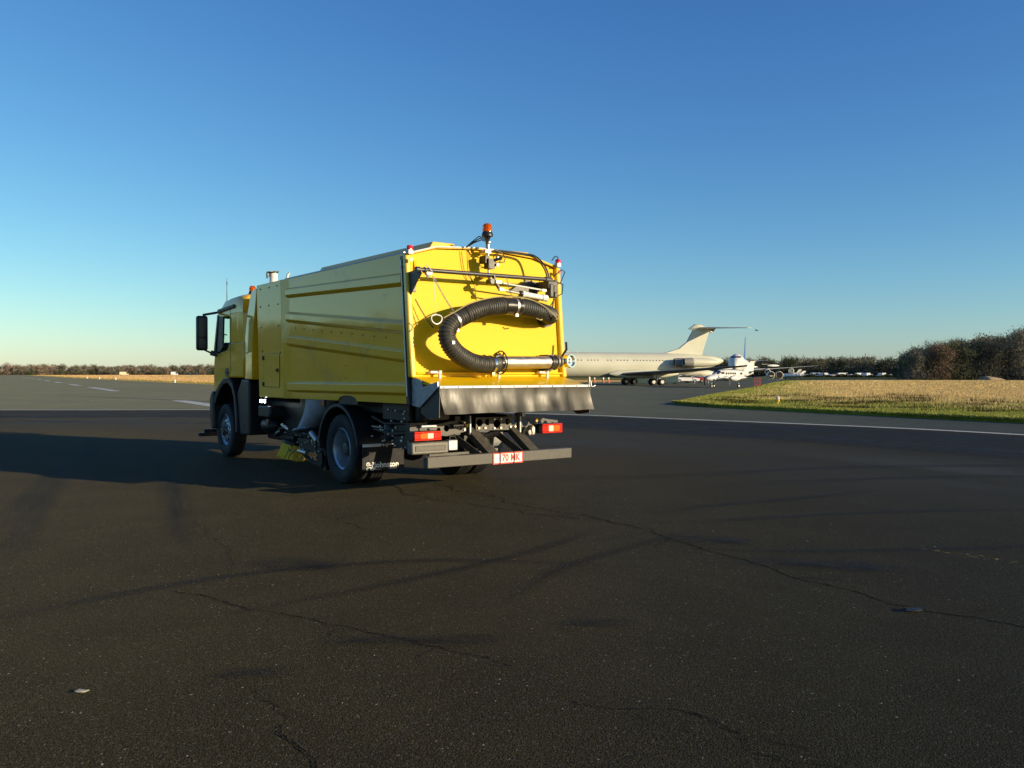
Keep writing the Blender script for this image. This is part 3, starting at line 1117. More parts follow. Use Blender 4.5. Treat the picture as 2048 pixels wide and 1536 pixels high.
mb.build("knuckle_plate", 'dark_grey', boom, smooth=0)
mb = MB()
mb.obox((-0.13, YB - 0.02, 2.85), (-0.10, YB - 0.02, 2.74), 0.05, 0.02)
mb.obox((-0.11, YB - 0.03, 2.77), (-0.03, YB - 0.03, 2.665), 0.05, 0.02)
mb.tube([(-0.16, YB - 0.05, 2.77), (-0.16, YB + 0.06, 2.77)], 0.035, 12)
mb.build("boom_lever", 'dark_grey', boom)
mb = MB()
mb.tube([(-0.10, YB - 0.05, 2.762), (0.70, YB - 0.03, 2.705)], 0.011, 8)
mb.box(-0.12, -0.03, YB - 0.07, YB - 0.03, 2.745, 2.785)
mb.box(0.66, 0.73, YB - 0.05, YB - 0.01, 2.685, 2.72)
mb.tube([(-0.05, YB - 0.06, 2.672), (0.30, YB - 0.05, 2.635)], 0.009, 8)
mb.box(-0.07, 0.0, YB - 0.08, YB - 0.04, 2.65, 2.69)
pieces(mb, "control_rod", 'white_metal', boom)
mb = MB()
mb.tube([(0.28, YB - 0.05, 2.637), (0.31, YB - 0.05, 2.634)], 0.04, 12)
mb.build("ram_gland", 'black', boom)
mb = MB()
mb.tube([(0.31, YB - 0.05, 2.634), (0.70, YB - 0.04, 2.60)], 0.036, 14)
mb.tube([(0.66, YB - 0.04, 2.604), (0.74, YB - 0.04, 2.597)], 0.046, 14)
mb.tube([(0.31, YB - 0.05, 2.634), (0.35, YB - 0.05, 2.63)], 0.044, 14)
mb.build("hydraulic_ram", 'white_metal', boom)


def sag(a, b, d, n=14):
    a, b = Vector(a), Vector(b)
    return [a.lerp(b, k / n) + Vector((0, 0, -d * 4 * (k / n) * (1 - k / n))) for k in range(n + 1)]


mb = MB()   # black hydraulic hoses
pts = smooth_path([(0.02, 0.25, 3.20), (0.3, 0.25, 3.20), (0.52, 0.23, 3.19), (0.64, 0.19, 3.17), (0.72, 0.14, 3.10), (0.775, 0.09, 2.99), (0.80, 0.06, 2.86)], 0.04)
for k in range(2):
    mb.tube([(p.x + 0.02 * k, p.y - 0.01 * k, p.z + 0.014 * k) for p in pts], 0.011, 7)
for k in range(3):
    mb.tube([(-0.12, 0.17, 3.2), (-0.17, 0.13, 3.29 + 0.02 * k), (-0.24 - 0.02 * k, 0.14, 3.31 + 0.02 * k), (-0.32 - 0.02 * k, 0.2, 3.27), (-0.37, 0.3, 3.22)], 0.008, 6)
for k in range(2):
    mb.tube([(-0.36 + 0.03 * k, 0.30, 3.20), (-0.35 + 0.03 * k, 0.3, 3.0), (-0.33 + 0.03 * k, 0.31, 2.86), (-0.25, 0.30, 2.76)], 0.005, 5)
mb.ring((0.05, 0.2, 3.1), (0, 1, 0), 0.06, 0.006, 20, 5)
mb.tube([(-0.04, 0.14, 3.2), (0.06, 0.12, 3.17), (0.13, 0.12, 3.12), (0.12, 0.13, 3.05), (0.04, 0.14, 3.04)], 0.007, 6)
mb.tube([(0.88, 0.05, 2.9), (1.0, 0.0, 3.0), (1.08, 0.03, 2.98), (1.06, 0.1, 2.84), (0.95, 0.1, 2.78)], 0.007, 6)
mb.tube([(0.94, 0.05, 2.84), (1.02, 0.0, 2.8), (1.03, 0.03, 2.68), (0.92, 0.05, 2.62), (0.84, 0.05, 2.5)], 0.008, 6)
mb.tube([(1.05, 0.28, 3.16), (1.08, 0.24, 3.22), (1.14, 0.25, 3.21), (1.16, 0.28, 3.15)], 0.007, 6)
mb.tube([(0.9, 0.05, 2.62), (0.88, 0.05, 2.5), (0.9, 0.1, 2.44)], 0.01, 6)
mb.tube([(1.12, 0.14, 1.82), (1.17, 0.10, 1.92), (1.18, 0.12, 2.02)], 0.016, 6)
pieces(mb, "hydraulic_hose", 'black', boom)

# corrugated suction hose
HC = [(-0.02, .05, 1.73), (-0.10, 0.02, 1.712), (-0.2, -0.02, 1.70), (-0.36, -0.04, 1.70), (-0.52, -0.06, 1.725), (-0.68, -0.08, 1.785), (-0.80, -0.09, 1.86), (-0.89, -0.09, 1.97),
      (-0.905, -0.08, 2.09), (-0.84, -0.07, 2.19), (-0.75, -0.06, 2.25), (-0.52, -0.06, 2.355), (-0.35, -0.05, 2.41), (-0.2, -0.05, 2.435), (-0.02, -0.05, 2.455), (0.2, -0.05, 2.455),
      (0.40, -0.05, 2.44), (0.58, -0.04, 2.415), (0.74, 0.0, 2.39), (0.86, 0.08, 2.375), (0.93, 0.20, 2.37), (0.95, 0.34, 2.37)]


path = smooth_path(HC, 0.007)
L = 0
rad = []
for i, p in enumerate(path):
    if i:
        L += (p - path[i - 1]).length
    smoothzone = (-0.03 < p.x < 0.24 and p.z > 2.3) or p.x > 0.97
    r = 0.108 + (0.0 if smoothzone else 0.0075 * math.sin(2 * math.pi * L / 0.034))
    rad.append(r)
mb = MB()
mb.tube(path, rad, 26)
hose = mb.build("suction_hose", 'hose', TR, smooth=75)
mb = MB()
i0 = [i for i, p in enumerate(path) if -0.02 < p.x < 0.23 and p.z > 2.3]
mb.tube([path[i] for i in i0], 0.1125, 26)
mb.build("hose_sleeve", 'hose_smooth', hose)


def clamp(idx, mat, w=0.014):
    p, q = path[idx], path[idx + 1]
    ax = (q - p).normalized()
    mb = MB()
    mb.lathe([(0.112, -w), (0.1195, -w), (0.1195, w), (0.112, w)], p, ax, 28)
    mb.build("hose_clamp", mat, hose)
    o = MB()
    low = p + Vector((0.0, -0.05, -0.115))
    o.box(low.x - 0.02, low.x + 0.02, low.y - 0.02, low.y + 0.02, low.z - 0.02, low.z + 0.015)
    o.build("clamp_bolt", mat, hose)


def near(x, z):
    return min(range(len(path) - 1), key=lambda i: (path[i].x - x) ** 2 + (path[i].z - z) ** 2)


clamp(near(0.14, 2.455), 'steel', 0.016)
clamp(near(-0.78, 2.23), 'steel', 0.014)
clamp(near(-0.21, 1.70), 'chrome', 0.02)
mb = MB()
mb.lathe([(0.125, -0.03), (0.14, -0.03), (0.14, 0.03), (0.125, 0.03)], (0.95, 0.29, 2.37), (0, 1, 0), 24)
mb.build("hose_port", 'black_plastic', hose)
mb = MB()
mb.box(-0.91, -0.87, -0.205, -0.17, 1.94, 1.98)
mb.build("hose_label", 'decal', hose)
# strap along the hose
sp = smooth_path([(-0.98, -0.12, 2.26), (-0.80, -0.14, 2.355), (-0.62, -0.16, 2.45), (-0.31, -0.15, 2.535), (0.02, -0.14, 2.573), (0.35, -0.14, 2.55), (0.57, -0.17, 2.46), (0.72, -0.17, 2.36), (0.80, -0.14, 2.32)], 0.03)
mb = MB()
mb.tube(sp, 0.0075, 7)
mb.ring((0.80, -0.13, 2.34), (0, 1, 0.2), 0.03, 0.007, 14, 5)
mb.tube([(0.46, -0.12, 2.31), (0.50, -0.15, 2.29), (0.56, -0.12, 2.30)], 0.009, 6)
mb.build("hose_strap", 'rope', hose)
# chains and pull handle
def chain(a, b, name, mat='steel', d=0.02, r=0.0035, parent=None):
    P = sag(a, b, d, max(4, int((Vector(b) - Vector(a)).length / 0.026)))
    mb = MB()
    for i in range(len(P) - 1):
        m = (P[i] + P[i + 1]) / 2
        dr = (P[i + 1] - P[i])
        side = dr.cross(Vector((0, 1, 0) if i % 2 else (1, 0.3, 0))).normalized() * 0.006
        mb.tube([P[i] - dr * 0.15 + side, P[i + 1] + dr * 0.15 + side], r, 4)
        mb.tube([P[i] - dr * 0.15 - side, P[i + 1] + dr * 0.15 - side], r, 4)
    return mb.build(name, mat, parent or TR)
chain((-1.06, -0.01, 2.77), (-0.84, -0.12, 2.35), "chain", parent=hose)
chain((0.02, -0.05, 2.83), (0.06, -0.12, 2.58), "chain", parent=hose)
chain((-1.16, 0.25, 2.5), (-0.98, 0.12, 2.15), "chain", 'dark_grey', parent=hose)
mb = MB()
mb.tube([(-1.09, -0.06, 2.80), (-1.085, -0.09, 2.5), (-1.082, -0.11, 2.30)], 0.0035, 5)
mb.tube([(-1.15, 0.0, 2.90), (-1.12, -0.04, 2.85), (-1.09, -0.06, 2.79)], 0.006, 5)
mb.tube(smooth_path([(-1.082, -0.11, 2.295), (-1.03, -0.12, 2.285), (-1.005, -0.12, 2.26), (-1.02, -0.12, 2.21), (-1.08, -0.12, 2.18), (-1.14, -0.12, 2.21), (-1.155, -0.12, 2.26),
                     (-1.13, -0.12, 2.285), (-1.082, -0.11, 2.295)], 0.02), 0.008, 6)
mb.build("pull_handle", 'white_metal', TR)

# suction nozzle tube
mb = MB()
mb.lathe([(0.083, -0.04), (0.083, 0.80)], (0.02, YB, 1.728), (1, 0, 0.01), 28)
tube = mb.build("nozzle_tube", 'steel', TR)
mb = MB()
mb.lathe([(0.095, 0), (0.103, 0.01), (0.103, 0.05), (0.09, 0.06), (0.09, 0.12), (0.1, 0.13), (0.1, 0.17)], (-0.19, YB - 0.02, 1.71), (1, 0, 0.03), 24)
mb.build("tube_coupling", 'chrome', tube)
mb = MB()
mb.ring((0.0, YB, 1.725), (1, 0, 0), 0.15, 0.009, 30, 6)
mb.ring((-0.05, YB, 1.725), (1, 0, 0), 0.13, 0.007, 30, 6)
for a in (0, 2.1, 4.2):
    mb.obox((0.0, YB + 0.08 * math.cos(a), 1.725 + 0.08 * math.sin(a)), (0.0, YB + 0.15 * math.cos(a), 1.725 + 0.15 * math.sin(a)), 0.02, 0.01)
mb.tube([(-0.16, -0.06, 1.80), (-0.10, -0.07, 1.815), (-0.03, -0.05, 1.80)], 0.02, 6)
pieces(mb, "handle_ring", 'black', tube)
mb = MB()
mb.lathe([(0.08, 0), (0.098, 0.02), (0.098, 0.05), (0.085, 0.07), (0.085, 0.16), (0.06, 0.2)], (0.80, YB, 1.736), (1, 0, 0.0), 24)
mb.box(0.80, 0.92, 0.05, 0.24, 1.63, 1.84)
mb.build("tube_cradle", 'dark_grey', tube, smooth=30)
mb = MB()
mb.lathe([(0.06, 0), (0.085, 0.05), (0.092, 0.10), (0.092, 0.15), (0.076, 0.15), (0.07, 0.12), (0.034, 0.12), (0.024, 0.135), (0, 0.135)], (1.10, 0.08, 1.75), (0.1, -0.99, 0.05), 28)
mb.build("end_cap", 'chrome', tube, smooth=50)
mb = MB()
mb.ring((0.93, YB, 1.74), (1, 0, 0), 0.092, 0.016, 22, 8)
mb.ring((1.0, YB, 1.745), (1, 0, 0), 0.075, 0.014, 22, 8)
pieces(mb, "tube_clamp", 'steel', tube)

# discharge lip, rubber flap and cheeks
mb = MB()
mb.add([(-1.2, 0.26, 1.55), (1.2, 0.26, 1.55), (1.17, -0.35, 1.425), (-1.2, -0.35, 1.425), (-1.2, 0.26, 1.50), (1.2, 0.26, 1.50), (1.17, -0.35, 1.40), (-1.2, -0.35, 1.40)],
       [(0, 3, 2, 1), (4, 5, 6, 7), (3, 7, 6, 2), (0, 1, 5, 4), (1, 2, 6, 5), (0, 4, 7, 3)])
lip = mb.build("discharge_lip", 'yellow_door', TR, smooth=0)
mb = MB()
n = 44
front, back = [], []
rows = 7
for i in range(n + 1):
    x = -1.205 + 2.375 * i / n
    for j in range(rows):
        q = j / (rows - 1)
        z = 1.435 - q * (0.335 + 0.004 * math.sin(i * 0.4))
        y = -0.365 - 0.05 * q * q - q * 0.010 * math.sin(i * 0.42 + 0.8 * q) - q * 0.004 * math.sin(i * 1.3)
        xx = x + 0.05 * q * (i / n) + 0.05 * q * (1 - i / n)
        front.append((xx, y, z))
        back.append((xx, y + 0.012, z))
N = len(front)
fs = []
for i in range(n):
    for j in range(rows - 1):
        a = i * rows + j
        fs.append((a, a + rows, a + rows + 1, a + 1))
        fs.append((N + a, N + a + 1, N + a + rows + 1, N + a + rows))
edge = [i * rows for i in range(n + 1)] + [n * rows + j for j in range(1, rows)] + [i * rows + rows - 1 for i in range(n - 1, -1, -1)] + [j for j in range(rows - 2, 0, -1)]
for k in range(len(edge)):
    a, b = edge[k], edge[(k + 1) % len(edge)]
    fs.append((a, b, b + N, a + N))
mb.add(front + back, fs)
mb.build("rubber_flap", 'flap', lip, smooth=60)
mb = MB()
mb.box(-1.205, 1.17, -0.392, -0.368, 1.405, 1.437)
strp = mb.build("flap_strip", 'galv', lip, smooth=0, bevel=0.003)
mb = MB()
for k in range(12):
    mb.lathe([(0.009, 0), (0.007, 0.006), (0, 0.008)], (-1.15 + k * 0.208, -0.392, 1.421), (0, -1, 0), 8)
mb.build("strip_rivets", 'black', strp)
for s in (-1, 1):
    mb = MB()
    mb.prism([(0.235, 1.51), (0.20, 1.53), (0.02, 1.50), (-0.02, 1.42), (-0.36, 1.485), (-0.37, 1.42), (-0.12, 1.27), (0.05, 1.17), (0.235, 1.19)], s * 1.218, s * 1.206, 'X')
    mb.build("lip_cheek", 'galv', lip, smooth=0)
    mb = MB()
    mb.prism([(-0.37, 1.43), (-0.12, 1.275), (0.05, 1.185), (0.06, 1.10), (-0.12, 1.03), (-0.36, 1.06)], s * 1.195, s * 1.183, 'X')
    mb.build("side_curtain", 'hose', lip, smooth=0)
mb = MB()
mb.box(1.19, 1.21, -0.35, -0.32, 1.44, 1.54)
mb.tube([(1.19, -0.33, 1.415), (1.25, -0.36, 1.41), (1.29, -0.36, 1.425)], 0.010, 6)
mb.build("lip_stay", 'galv', lip)

# ---- chassis
mb = MB()
for s in (-1, 1):
    mb.box(s * 0.42 - 0.04, s * 0.42 + 0.04, 0.42, 7.9, 0.78, 1.02)
mb.box(-0.4, 0.4, 3.0, 3.2, 0.8, 1.0)
mb.box(-0.95, 0.95, 0.6, 4.3, 1.04, 1.22)
mb.box(-0.38, 0.38, 4.5, 7.6, 0.62, 1.25)
ch = mb.build("chassis_frame", 'black', TR, smooth=0)
for s in (-1, 1):     # beam axles and springs
    pass
mb = MB()
mb.tube([(-1.0, 2.32, 0.5), (1.0, 2.32, 0.5)], 0.09, 12)
mb.lathe([(0.12, -0.2), (0.22, -0.1), (0.24, 0), (0.22, 0.1), (0.12, 0.2)], (0, 2.32, 0.5), (1, 0, 0), 18)
for s in (-1, 1):
    mb.tube([(s * 0.42, 1.7, 0.74), (s * 0.42, 2.32, 0.62), (s * 0.42, 2.95, 0.74)], 0.05, 6)
mb.build("axle", 'black', ch)
mb = MB()
mb.tube([(-1.0, 7.3, 0.48), (1.0, 7.3, 0.48)], 0.07, 10)
for s in (-1, 1):
    mb.tube([(s * 0.42, 6.6, 0.72), (s * 0.42, 7.3, 0.58), (s * 0.42, 8.0, 0.72)], 0.05, 6)
mb.build("axle", 'black', ch)
YC = 0.38
cross = plate([(-0.16, 0.83), (0.50, 0.815), (0.53, 0.995), (-0.16, 1.0)], [(-0.10, 0.93, 0.05), (0.03, 0.935, 0.045), (0.185, 0.905, 0.058), (0.36, 0.93, 0.045), (0.46, 0.925, 0.045)], YC, YC + 0.015)
cross.add([(0.05, YC - 0.006, 0.84), (0.07, YC - 0.006, 0.84), (0.07, YC - 0.006, 1.0), (0.05, YC - 0.006, 1.0), (0.05, YC + 0.03, 0.84), (0.07, YC + 0.03, 0.84), (0.07, YC + 0.03, 1.0), (0.05, YC + 0.03, 1.0)],
          [(0, 1, 2, 3), (4, 7, 6, 5), (0, 3, 7, 4), (1, 5, 6, 2), (3, 2, 6, 7), (0, 4, 5, 1)])
cross.box(0.30, 0.32, YC - 0.006, YC + 0.03, 0.84, 1.0)
cross.build("cross_member", 'frame_grey', ch, smooth=0)
lp_ = plate([(-1.02, 0.82), (-0.62, 0.775), (-0.31, 0.825), (-0.30, 0.965), (-0.56, 0.965), (-0.80, 0.925), (-1.02, 0.90)],
            [(-0.90, 0.86, 0.028), (-0.74, 0.86, 0.03), (-0.62, 0.875, 0.042), (-0.42, 0.90, 0.06)], YC, YC + 0.012)
lp_.build("lamp_bracket", 'frame_grey', ch, smooth=0)
rp_ = plate([(0.56, 0.815), (0.90, 0.82), (1.24, 0.80), (1.25, 0.92), (1.05, 0.945), (0.86, 0.985), (0.56, 0.985)],
            [(0.66, 0.91, 0.055), (0.78, 0.92, 0.045), (0.92, 0.885, 0.035), (1.02, 0.885, 0.038), (1.15, 0.875, 0.025)], YC, YC + 0.012)
rp_.build("lamp_bracket", 'frame_grey', ch, smooth=0)
mb = MB()
mb.box(-0.29, -0.27, 0.33, 0.45, 0.78, 1.03)
mb.box(0.535, 0.555, 0.33, 0.45, 0.78, 1.10)
mb.box(-1.02, -0.80, YC - 0.05, YC, 0.905, 0.93)
mb.box(0.55, 0.60, 0.30, 0.34, 1.0, 1.10)
pieces(mb, "end_bracket", 'galv', ch, smooth=0)
mb = MB()
for x, z in ((-0.28, 0.98), (-0.28, 0.92), (-0.28, 0.84), (0.545, 0.99), (0.545, 0.93), (0.545, 0.86), (-0.02, 0.86), (0.13, 0.85), (0.24, 0.85), (0.24, 0.97), (0.13, 0.97), (0.4, 0.86), (0.48, 0.86),
             (-0.12, 0.86), (-0.35, 0.85), (-0.35, 0.94)):
    mb.lathe([(0.014, 0), (0.014, 0.014), (0, 0.014)], (x, YC - 0.008, z), (0, -1, 0), 6)
pieces(mb, "chassis_bolt", 'steel', ch)
mb = MB()   # fittings poking through the brackets
mb.tube([(-0.55, 0.34, 0.90), (-0.45, 0.33, 0.905), (-0.38, 0.34, 0.90)], 0.03, 8)
mb.tube([(0.62, 0.32, 0.85), (0.58, 0.34, 0.75), (0.55, 0.36, 0.66)], 0.03, 8)
mb.tube([(0.80, 0.36, 0.90), (0.86, 0.33, 0.86), (0.94, 0.33, 0.84)], 0.016, 6)
mb.tube([(0.05, 0.6, 0.7), (0.2, 0.55, 0.75), (0.3, 0.5, 0.78)], 0.05, 8)
mb.lathe([(0.10, 0), (0.11, 0.1), (0.05, 0.2)], (0.1, 0.62, 0.58), (0, 0, 1), 12)
mb.box(-0.1, 0.4, 0.75, 1.0, 0.55, 0.75)
pieces(mb, "brake_fitting", 'black', ch)
mb = MB()
mb.lathe([(0.05, 0), (0.055, 0.03), (0.055, 0.10), (0.03, 0.13)], (0.76, 0.36, 0.74), (0, 0, 1), 12)
mb.lathe([(0.035, 0), (0.035, 0.06)], (0.68, 0.37, 0.76), (0.3, -1, 0.2), 10)
pieces(mb, "air_valve", 'steel', ch)
mb = MB()
mb.tube([(-0.36, 0.32, 0.90), (-0.36, 0.30, 0.92)], 0.028, 10)
mb.tube([(0.80, 0.32, 0.94), (0.80, 0.29, 0.94)], 0.022, 10)
pieces(mb, "air_coupling", simple("brass_fitting", (0.55, 0.38, 0.12), 0.3, 0.9, 0.1, 20), ch)
mb = MB()
mb.add([(0.20, 0.50, 0.52), (0.37, 0.50, 0.66), (0.44, 0.62, 0.54), (0.30, 0.50, 0.48), (0.20, 0.51, 0.52), (0.37, 0.51, 0.66), (0.44, 0.63, 0.54), (0.30, 0.51, 0.48)],
       [(0, 1, 2, 3), (7, 6, 5, 4), (0, 4, 5, 1), (1, 5, 6, 2), (2, 6, 7, 3), (3, 7, 4, 0)])
mb.box(-0.05, 0.25, 0.45, 0.50, 0.52, 0.57)
mb.box(-0.62, -0.3, 0.34, 0.40, 0.52, 0.56)
pieces(mb, "splash_plate", 'step_grey', ch, smooth=0)
# underrun legs and bumper
mb = MB()
for x0, x1 in ((-0.25, -0.14), (0.44, 0.54)):
    mb.obox((x0, 0.42, 0.83), (x1, 0.06, 0.52), 0.09, 0.10, (1, 0, 0))
    mb.obox((x0 + 0.06, 0.44, 0.84), (x1 + 0.06, 0.08, 0.53), 0.02, 0.16, (1, 0, 0))
mb.obox((-0.42, 0.6, 0.78), (-0.26, 0.1, 0.5), 0.10, 0.012, (1, 0, 0))
mb.obox((0.30, 0.6, 0.78), (0.42, 0.1, 0.5), 0.10, 0.012, (1, 0, 0))
pieces(mb, "underrun_leg", 'frame_grey', ch, smooth=0)
mb = MB()
mb.box(-1.155, 1.155, -0.034, 0.07, 0.425, 0.562)
bump_ = mb.build("rear_bumper", 'bumper_grey', TR, smooth=0, bevel=0.008)
mb = MB()
mb.box(-0.185, 0.30, -0.042, -0.0355, 0.415, 0.562)
pl = mb.build("number_plate", 'plate_red', bump_, smooth=0)
mb = MB()
mb.box(-0.165, 0.28, -0.0455, -0.0425, 0.432, 0.546)
mb.build("plate_face", 'plate_white', pl, smooth=0)
RX = Matrix.Rotation(math.pi / 2, 4, 'X')
tm = text_mb("170 MK", 0.125, (0.075, -0.047, 0.489), RX, 0.001, bold=0.0035, sx=0.86)
tm.build("plate_lettering", 'plate_red', pl, smooth=0)
mb = MB()
mb.tube([(-0.075, -0.055, 0.57), (-0.075, -0.058, 0.49), (-0.073, -0.055, 0.41)], 0.0045, 5)
mb.tube([(0.15, -0.055, 0.57), (0.152, -0.058, 0.49), (0.15, -0.055, 0.41)], 0.0045, 5)
pieces(mb, "plate_strap", 'black', pl)

# tail lamps
for x0, x1, z0, z1, order in ((-1.20, -0.79, 0.742, 0.862, ('orange_lens', 'white_lens')), (0.83, 1.205, 0.755, 0.89, ('white_lens', 'orange_lens'))):
    mb = MB()
    mb.box(x0, x1, 0.235, 0.36, z0, z1)
    tl = mb.build("tail_lamp", 'black_plastic', TR, bevel=0.012)
    w = x1 - x0
    for i, (a, b, mt) in enumerate(([(0.02, 0.22, 'red_lens'), (0.22, 0.48, 'orange_lens'), (0.48, 0.70, 'white_lens'), (0.70, 0.98, 'red_lens')] if x0 < 0 else
                                    [(0.02, 0.32, 'red_lens'), (0.32, 0.56, 'white_lens'), (0.56, 0.86, 'orange_lens'), (0.86, 0.98, 'red_lens')])):
        mb = MB()
        mb.box(x0 + w * a + 0.001, x0 + w * b - 0.001, 0.215, 0.236, z0 + 0.026, z1 - 0.026)
        mb.build("lamp_lens", mt, tl, bevel=0.006)
    mb = MB()
    for zz in (z0 + 0.004, z1 - 0.024):
        mb.box(x0 + 0.008, x1 - 0.008, 0.212, 0.236, zz, zz + 0.0205)
    mb.build("lamp_lens", 'red_lens', tl, bevel=0.005)
# rear light board with raised lettering
mb = MB()
mb.box(-1.24, -0.70, 0.20, 0.32, 0.575, 0.725)
stp = mb.build("rear_step", 'step_grey', TR, bevel=0.02)
mb = MB()
mb.box(-1.19, -0.745, 0.192, 0.1995, 0.615, 0.685)
mb.build("step_inset", 'frame_grey', stp, smooth=0, bevel=0.004)
tm = text_mb("Mercedes-Benz", 0.062, (-0.967, 0.1915, 0.65), RX, 0.0015, sx=0.95)
tm.build("step_lettering", 'step_grey', stp, smooth=0)
mb = MB()
mb.box(-0.69, -0.55, 0.22, 0.32, 0.60, 0.735)
mb.build("junction_box", 'galv', stp, bevel=0.01)
mb = MB()
mb.tube([(-0.66, 0.24, 0.735), (-0.65, 0.26, 0.78), (-0.56, 0.28, 0.78), (-0.56, 0.25, 0.735)], 0.008, 6)
mb.box(-0.95, -0.35, 0.26, 0.30, 0.52, 0.57)
mb.box(-0.62, -0.59, 0.27, 0.29, 0.42, 0.53)
pieces(mb, "step_bracket", 'frame_grey', stp)

# mudflap with maker's lettering
mb = MB()
mb.box(-1.20, -0.55, 1.60, 1.612, 0.255, 0.61)
mf = mb.build("mudflap", 'tyre', TR, smooth=0)
mb = MB()
mb.box(-1.20, -0.93, 1.575, 1.598, 0.575, 0.615)
mb.tube([(-0.95, 1.58, 0.60), (-0.55, 1.58, 0.595)], 0.008, 6)
pieces(mb, "mudflap_bar", 'white_metal', mf)
tm = text_mb("Johnston", 0.108, (-0.83, 1.597, 0.318), RX, 0.001, bold=0.0025, sx=1.0)
tm.build("mudflap_lettering", 'decal', mf, smooth=0)
tm = text_mb("sweepers", 0.026, (-0.96, 1.597, 0.262), RX, 0.0008, sx=1.0)
tm.build("mudflap_lettering", 'galv', mf, smooth=0)
mb = MB()   # swirl emblem: square with two hooked arcs
cx, cz = -1.085, 0.305
for th in (0, math.pi):
    mb.ring((cx, 1.597, cz), (0, 1, 0), 0.035, 0.007, 10, 4, th0=th, th1=th + 2.4)
    mb.ring((cx, 1.597, cz), (0, 1, 0), 0.016, 0.006, 8, 4, th0=th + 1.2, th1=th + 3.4)
for a, b in (((-0.05, 0.05), (-0.01, 0.05)), ((-0.05, 0.05), (-0.05, 0.01)), ((0.05, -0.05), (0.01, -0.05)), ((0.05, -0.05), (0.05, -0.01)), ((0.05, 0.05), (0.03, 0.05)), ((-0.05, -0.05), (-0.03, -0.05)),
             ((0.05, 0.05), (0.05, 0.02)), ((-0.05, -0.05), (-0.05, -0.02))):
    mb.obox((cx + a[0], 1.597, cz + a[1]), (cx + b[0], 1.597, cz + b[1]), 0.011, 0.006, (0, 1, 0))
mb.build("mudflap_emblem", 'decal', mf, smooth=0)


# ---- wheels
def tyre_prof(w, R, rim):
    h = w / 2
    return [(rim, -h * 0.80), (rim + 0.03, -h * 0.93), (R * 0.80, -h), (R * 0.93, -h * 0.97), (R * 0.985, -h * 0.86), (R, -h * 0.75),
            (R, -h * 0.42), (R - 0.014, -h * 0.40), (R - 0.014, -h * 0.33), (R, -h * 0.31), (R, -0.03 * w), (R - 0.014, -0.02 * w), (R - 0.014, 0.02 * w), (R, 0.03 * w),
            (R, h * 0.31), (R - 0.014, h * 0.33), (R - 0.014, h * 0.40), (R, h * 0.42), (R, h * 0.75), (R * 0.985, h * 0.86), (R * 0.93, h * 0.97), (R * 0.80, h), (rim + 0.03, h * 0.93), (rim, h * 0.80)]


def wheel(x, y, s, dual):
    R, rim = 0.5, 0.292
    w = 0.27
    W = MB()
    if dual:
        W.lathe(tyre_prof(w, R, rim), (x, y, R), (s, 0, 0), 48, cap=False)
        W.lathe(tyre_prof(w, R, rim), (x - s * 0.30, y, R), (s, 0, 0), 48, cap=False)
    else:
        W.lathe(tyre_prof(w, R, rim), (x, y, R), (s, 0, 0), 48, cap=False)
    wt = W.build("wheel", 'tyre', TR, smooth=35)
    m = MB()
    if dual:   # deep dish
        m.lathe([(0.296, 0.125), (0.305, 0.115), (0.298, 0.095), (0.275, 0.08), (0.262, 0.03), (0.255, -0.08), (0.245, -0.115), (0.19, -0.125), (0.14, -0.12), (0.125, -0.10), (0.0, -0.10)], (x, y, R), (s, 0, 0), 40, cap=False)
    else:
        m.lathe([(0.296, 0.125), (0.305, 0.115), (0.290, 0.09), (0.262, 0.07), (0.252, 0.06), (0.225, 0.09), (0.18, 0.115), (0.15, 0.12), (0.14, 0.10), (0.0, 0.10)], (x, y, R), (s, 0, 0), 40, cap=False)
    m.build("rim", 'rim', wt, smooth=35)
    off = -0.10 if dual else 0.10
    m = MB()
    if dual:
        m.lathe([(0.13, 0), (0.125, 0.05), (0.10, 0.12), (0.09, 0.16), (0.05, 0.17), (0, 0.17)], (x + s * off, y, R), (s, 0, 0), 24)
    else:
        m.lathe([(0.12, 0), (0.115, 0.04), (0.085, 0.07), (0.07, 0.085), (0, 0.085)], (x + s * off, y, R), (s, 0, 0), 24)
    m.build("hub", 'frame_grey', wt, smooth=35)
    m = MB()
    for k in range(10):
        a = 2 * math.pi * k / 10
        m.lathe([(0.016, 0), (0.016, 0.035), (0, 0.04)], (x + s * (off - 0.015 if dual else 0.118), y + 0.165 * math.cos(a), R + 0.165 * math.sin(a)), (s, 0, 0), 6)
    m.build("wheel_nuts", 'steel', wt)
    if not dual:
        m = MB()
        for k in range(10):
            a = 2 * math.pi * (k + 0.5) / 10
            m.lathe([(0.028, 0), (0.028, 0.004), (0, 0.004)], (x + s * 0.098, y + 0.212 * math.cos(a), R + 0.212 * math.sin(a)), (s, 0.35 * math.cos(a), 0.35 * math.sin(a)), 12)
        m.build("rim_holes", 'black', wt)


wheel(-1.055, 2.32, -1, True)
wheel(1.055, 2.32, 1, True)
wheel(-1.03, 7.38, -1, False)
wheel(1.03, 7.38, 1, False)


def arch(name, x0, x1, y, z, R, th0, th1, th, mat, n=20):
    secs = []
    for k in range(n + 1):
        a = th0 + (th1 - th0) * k / n
        c, s_ = math.cos(a), math.sin(a)
        secs.append([(x0, y + c * R, z + s_ * R), (x1, y + c * R, z + s_ * R), (x1, y + c * (R - th), z + s_ * (R - th)), (x0, y + c * (R - th), z + s_ * (R - th))])
    m = MB()
    m.loft(secs)
    return m.build(name, mat, TR, smooth=40, bevel=0.008)


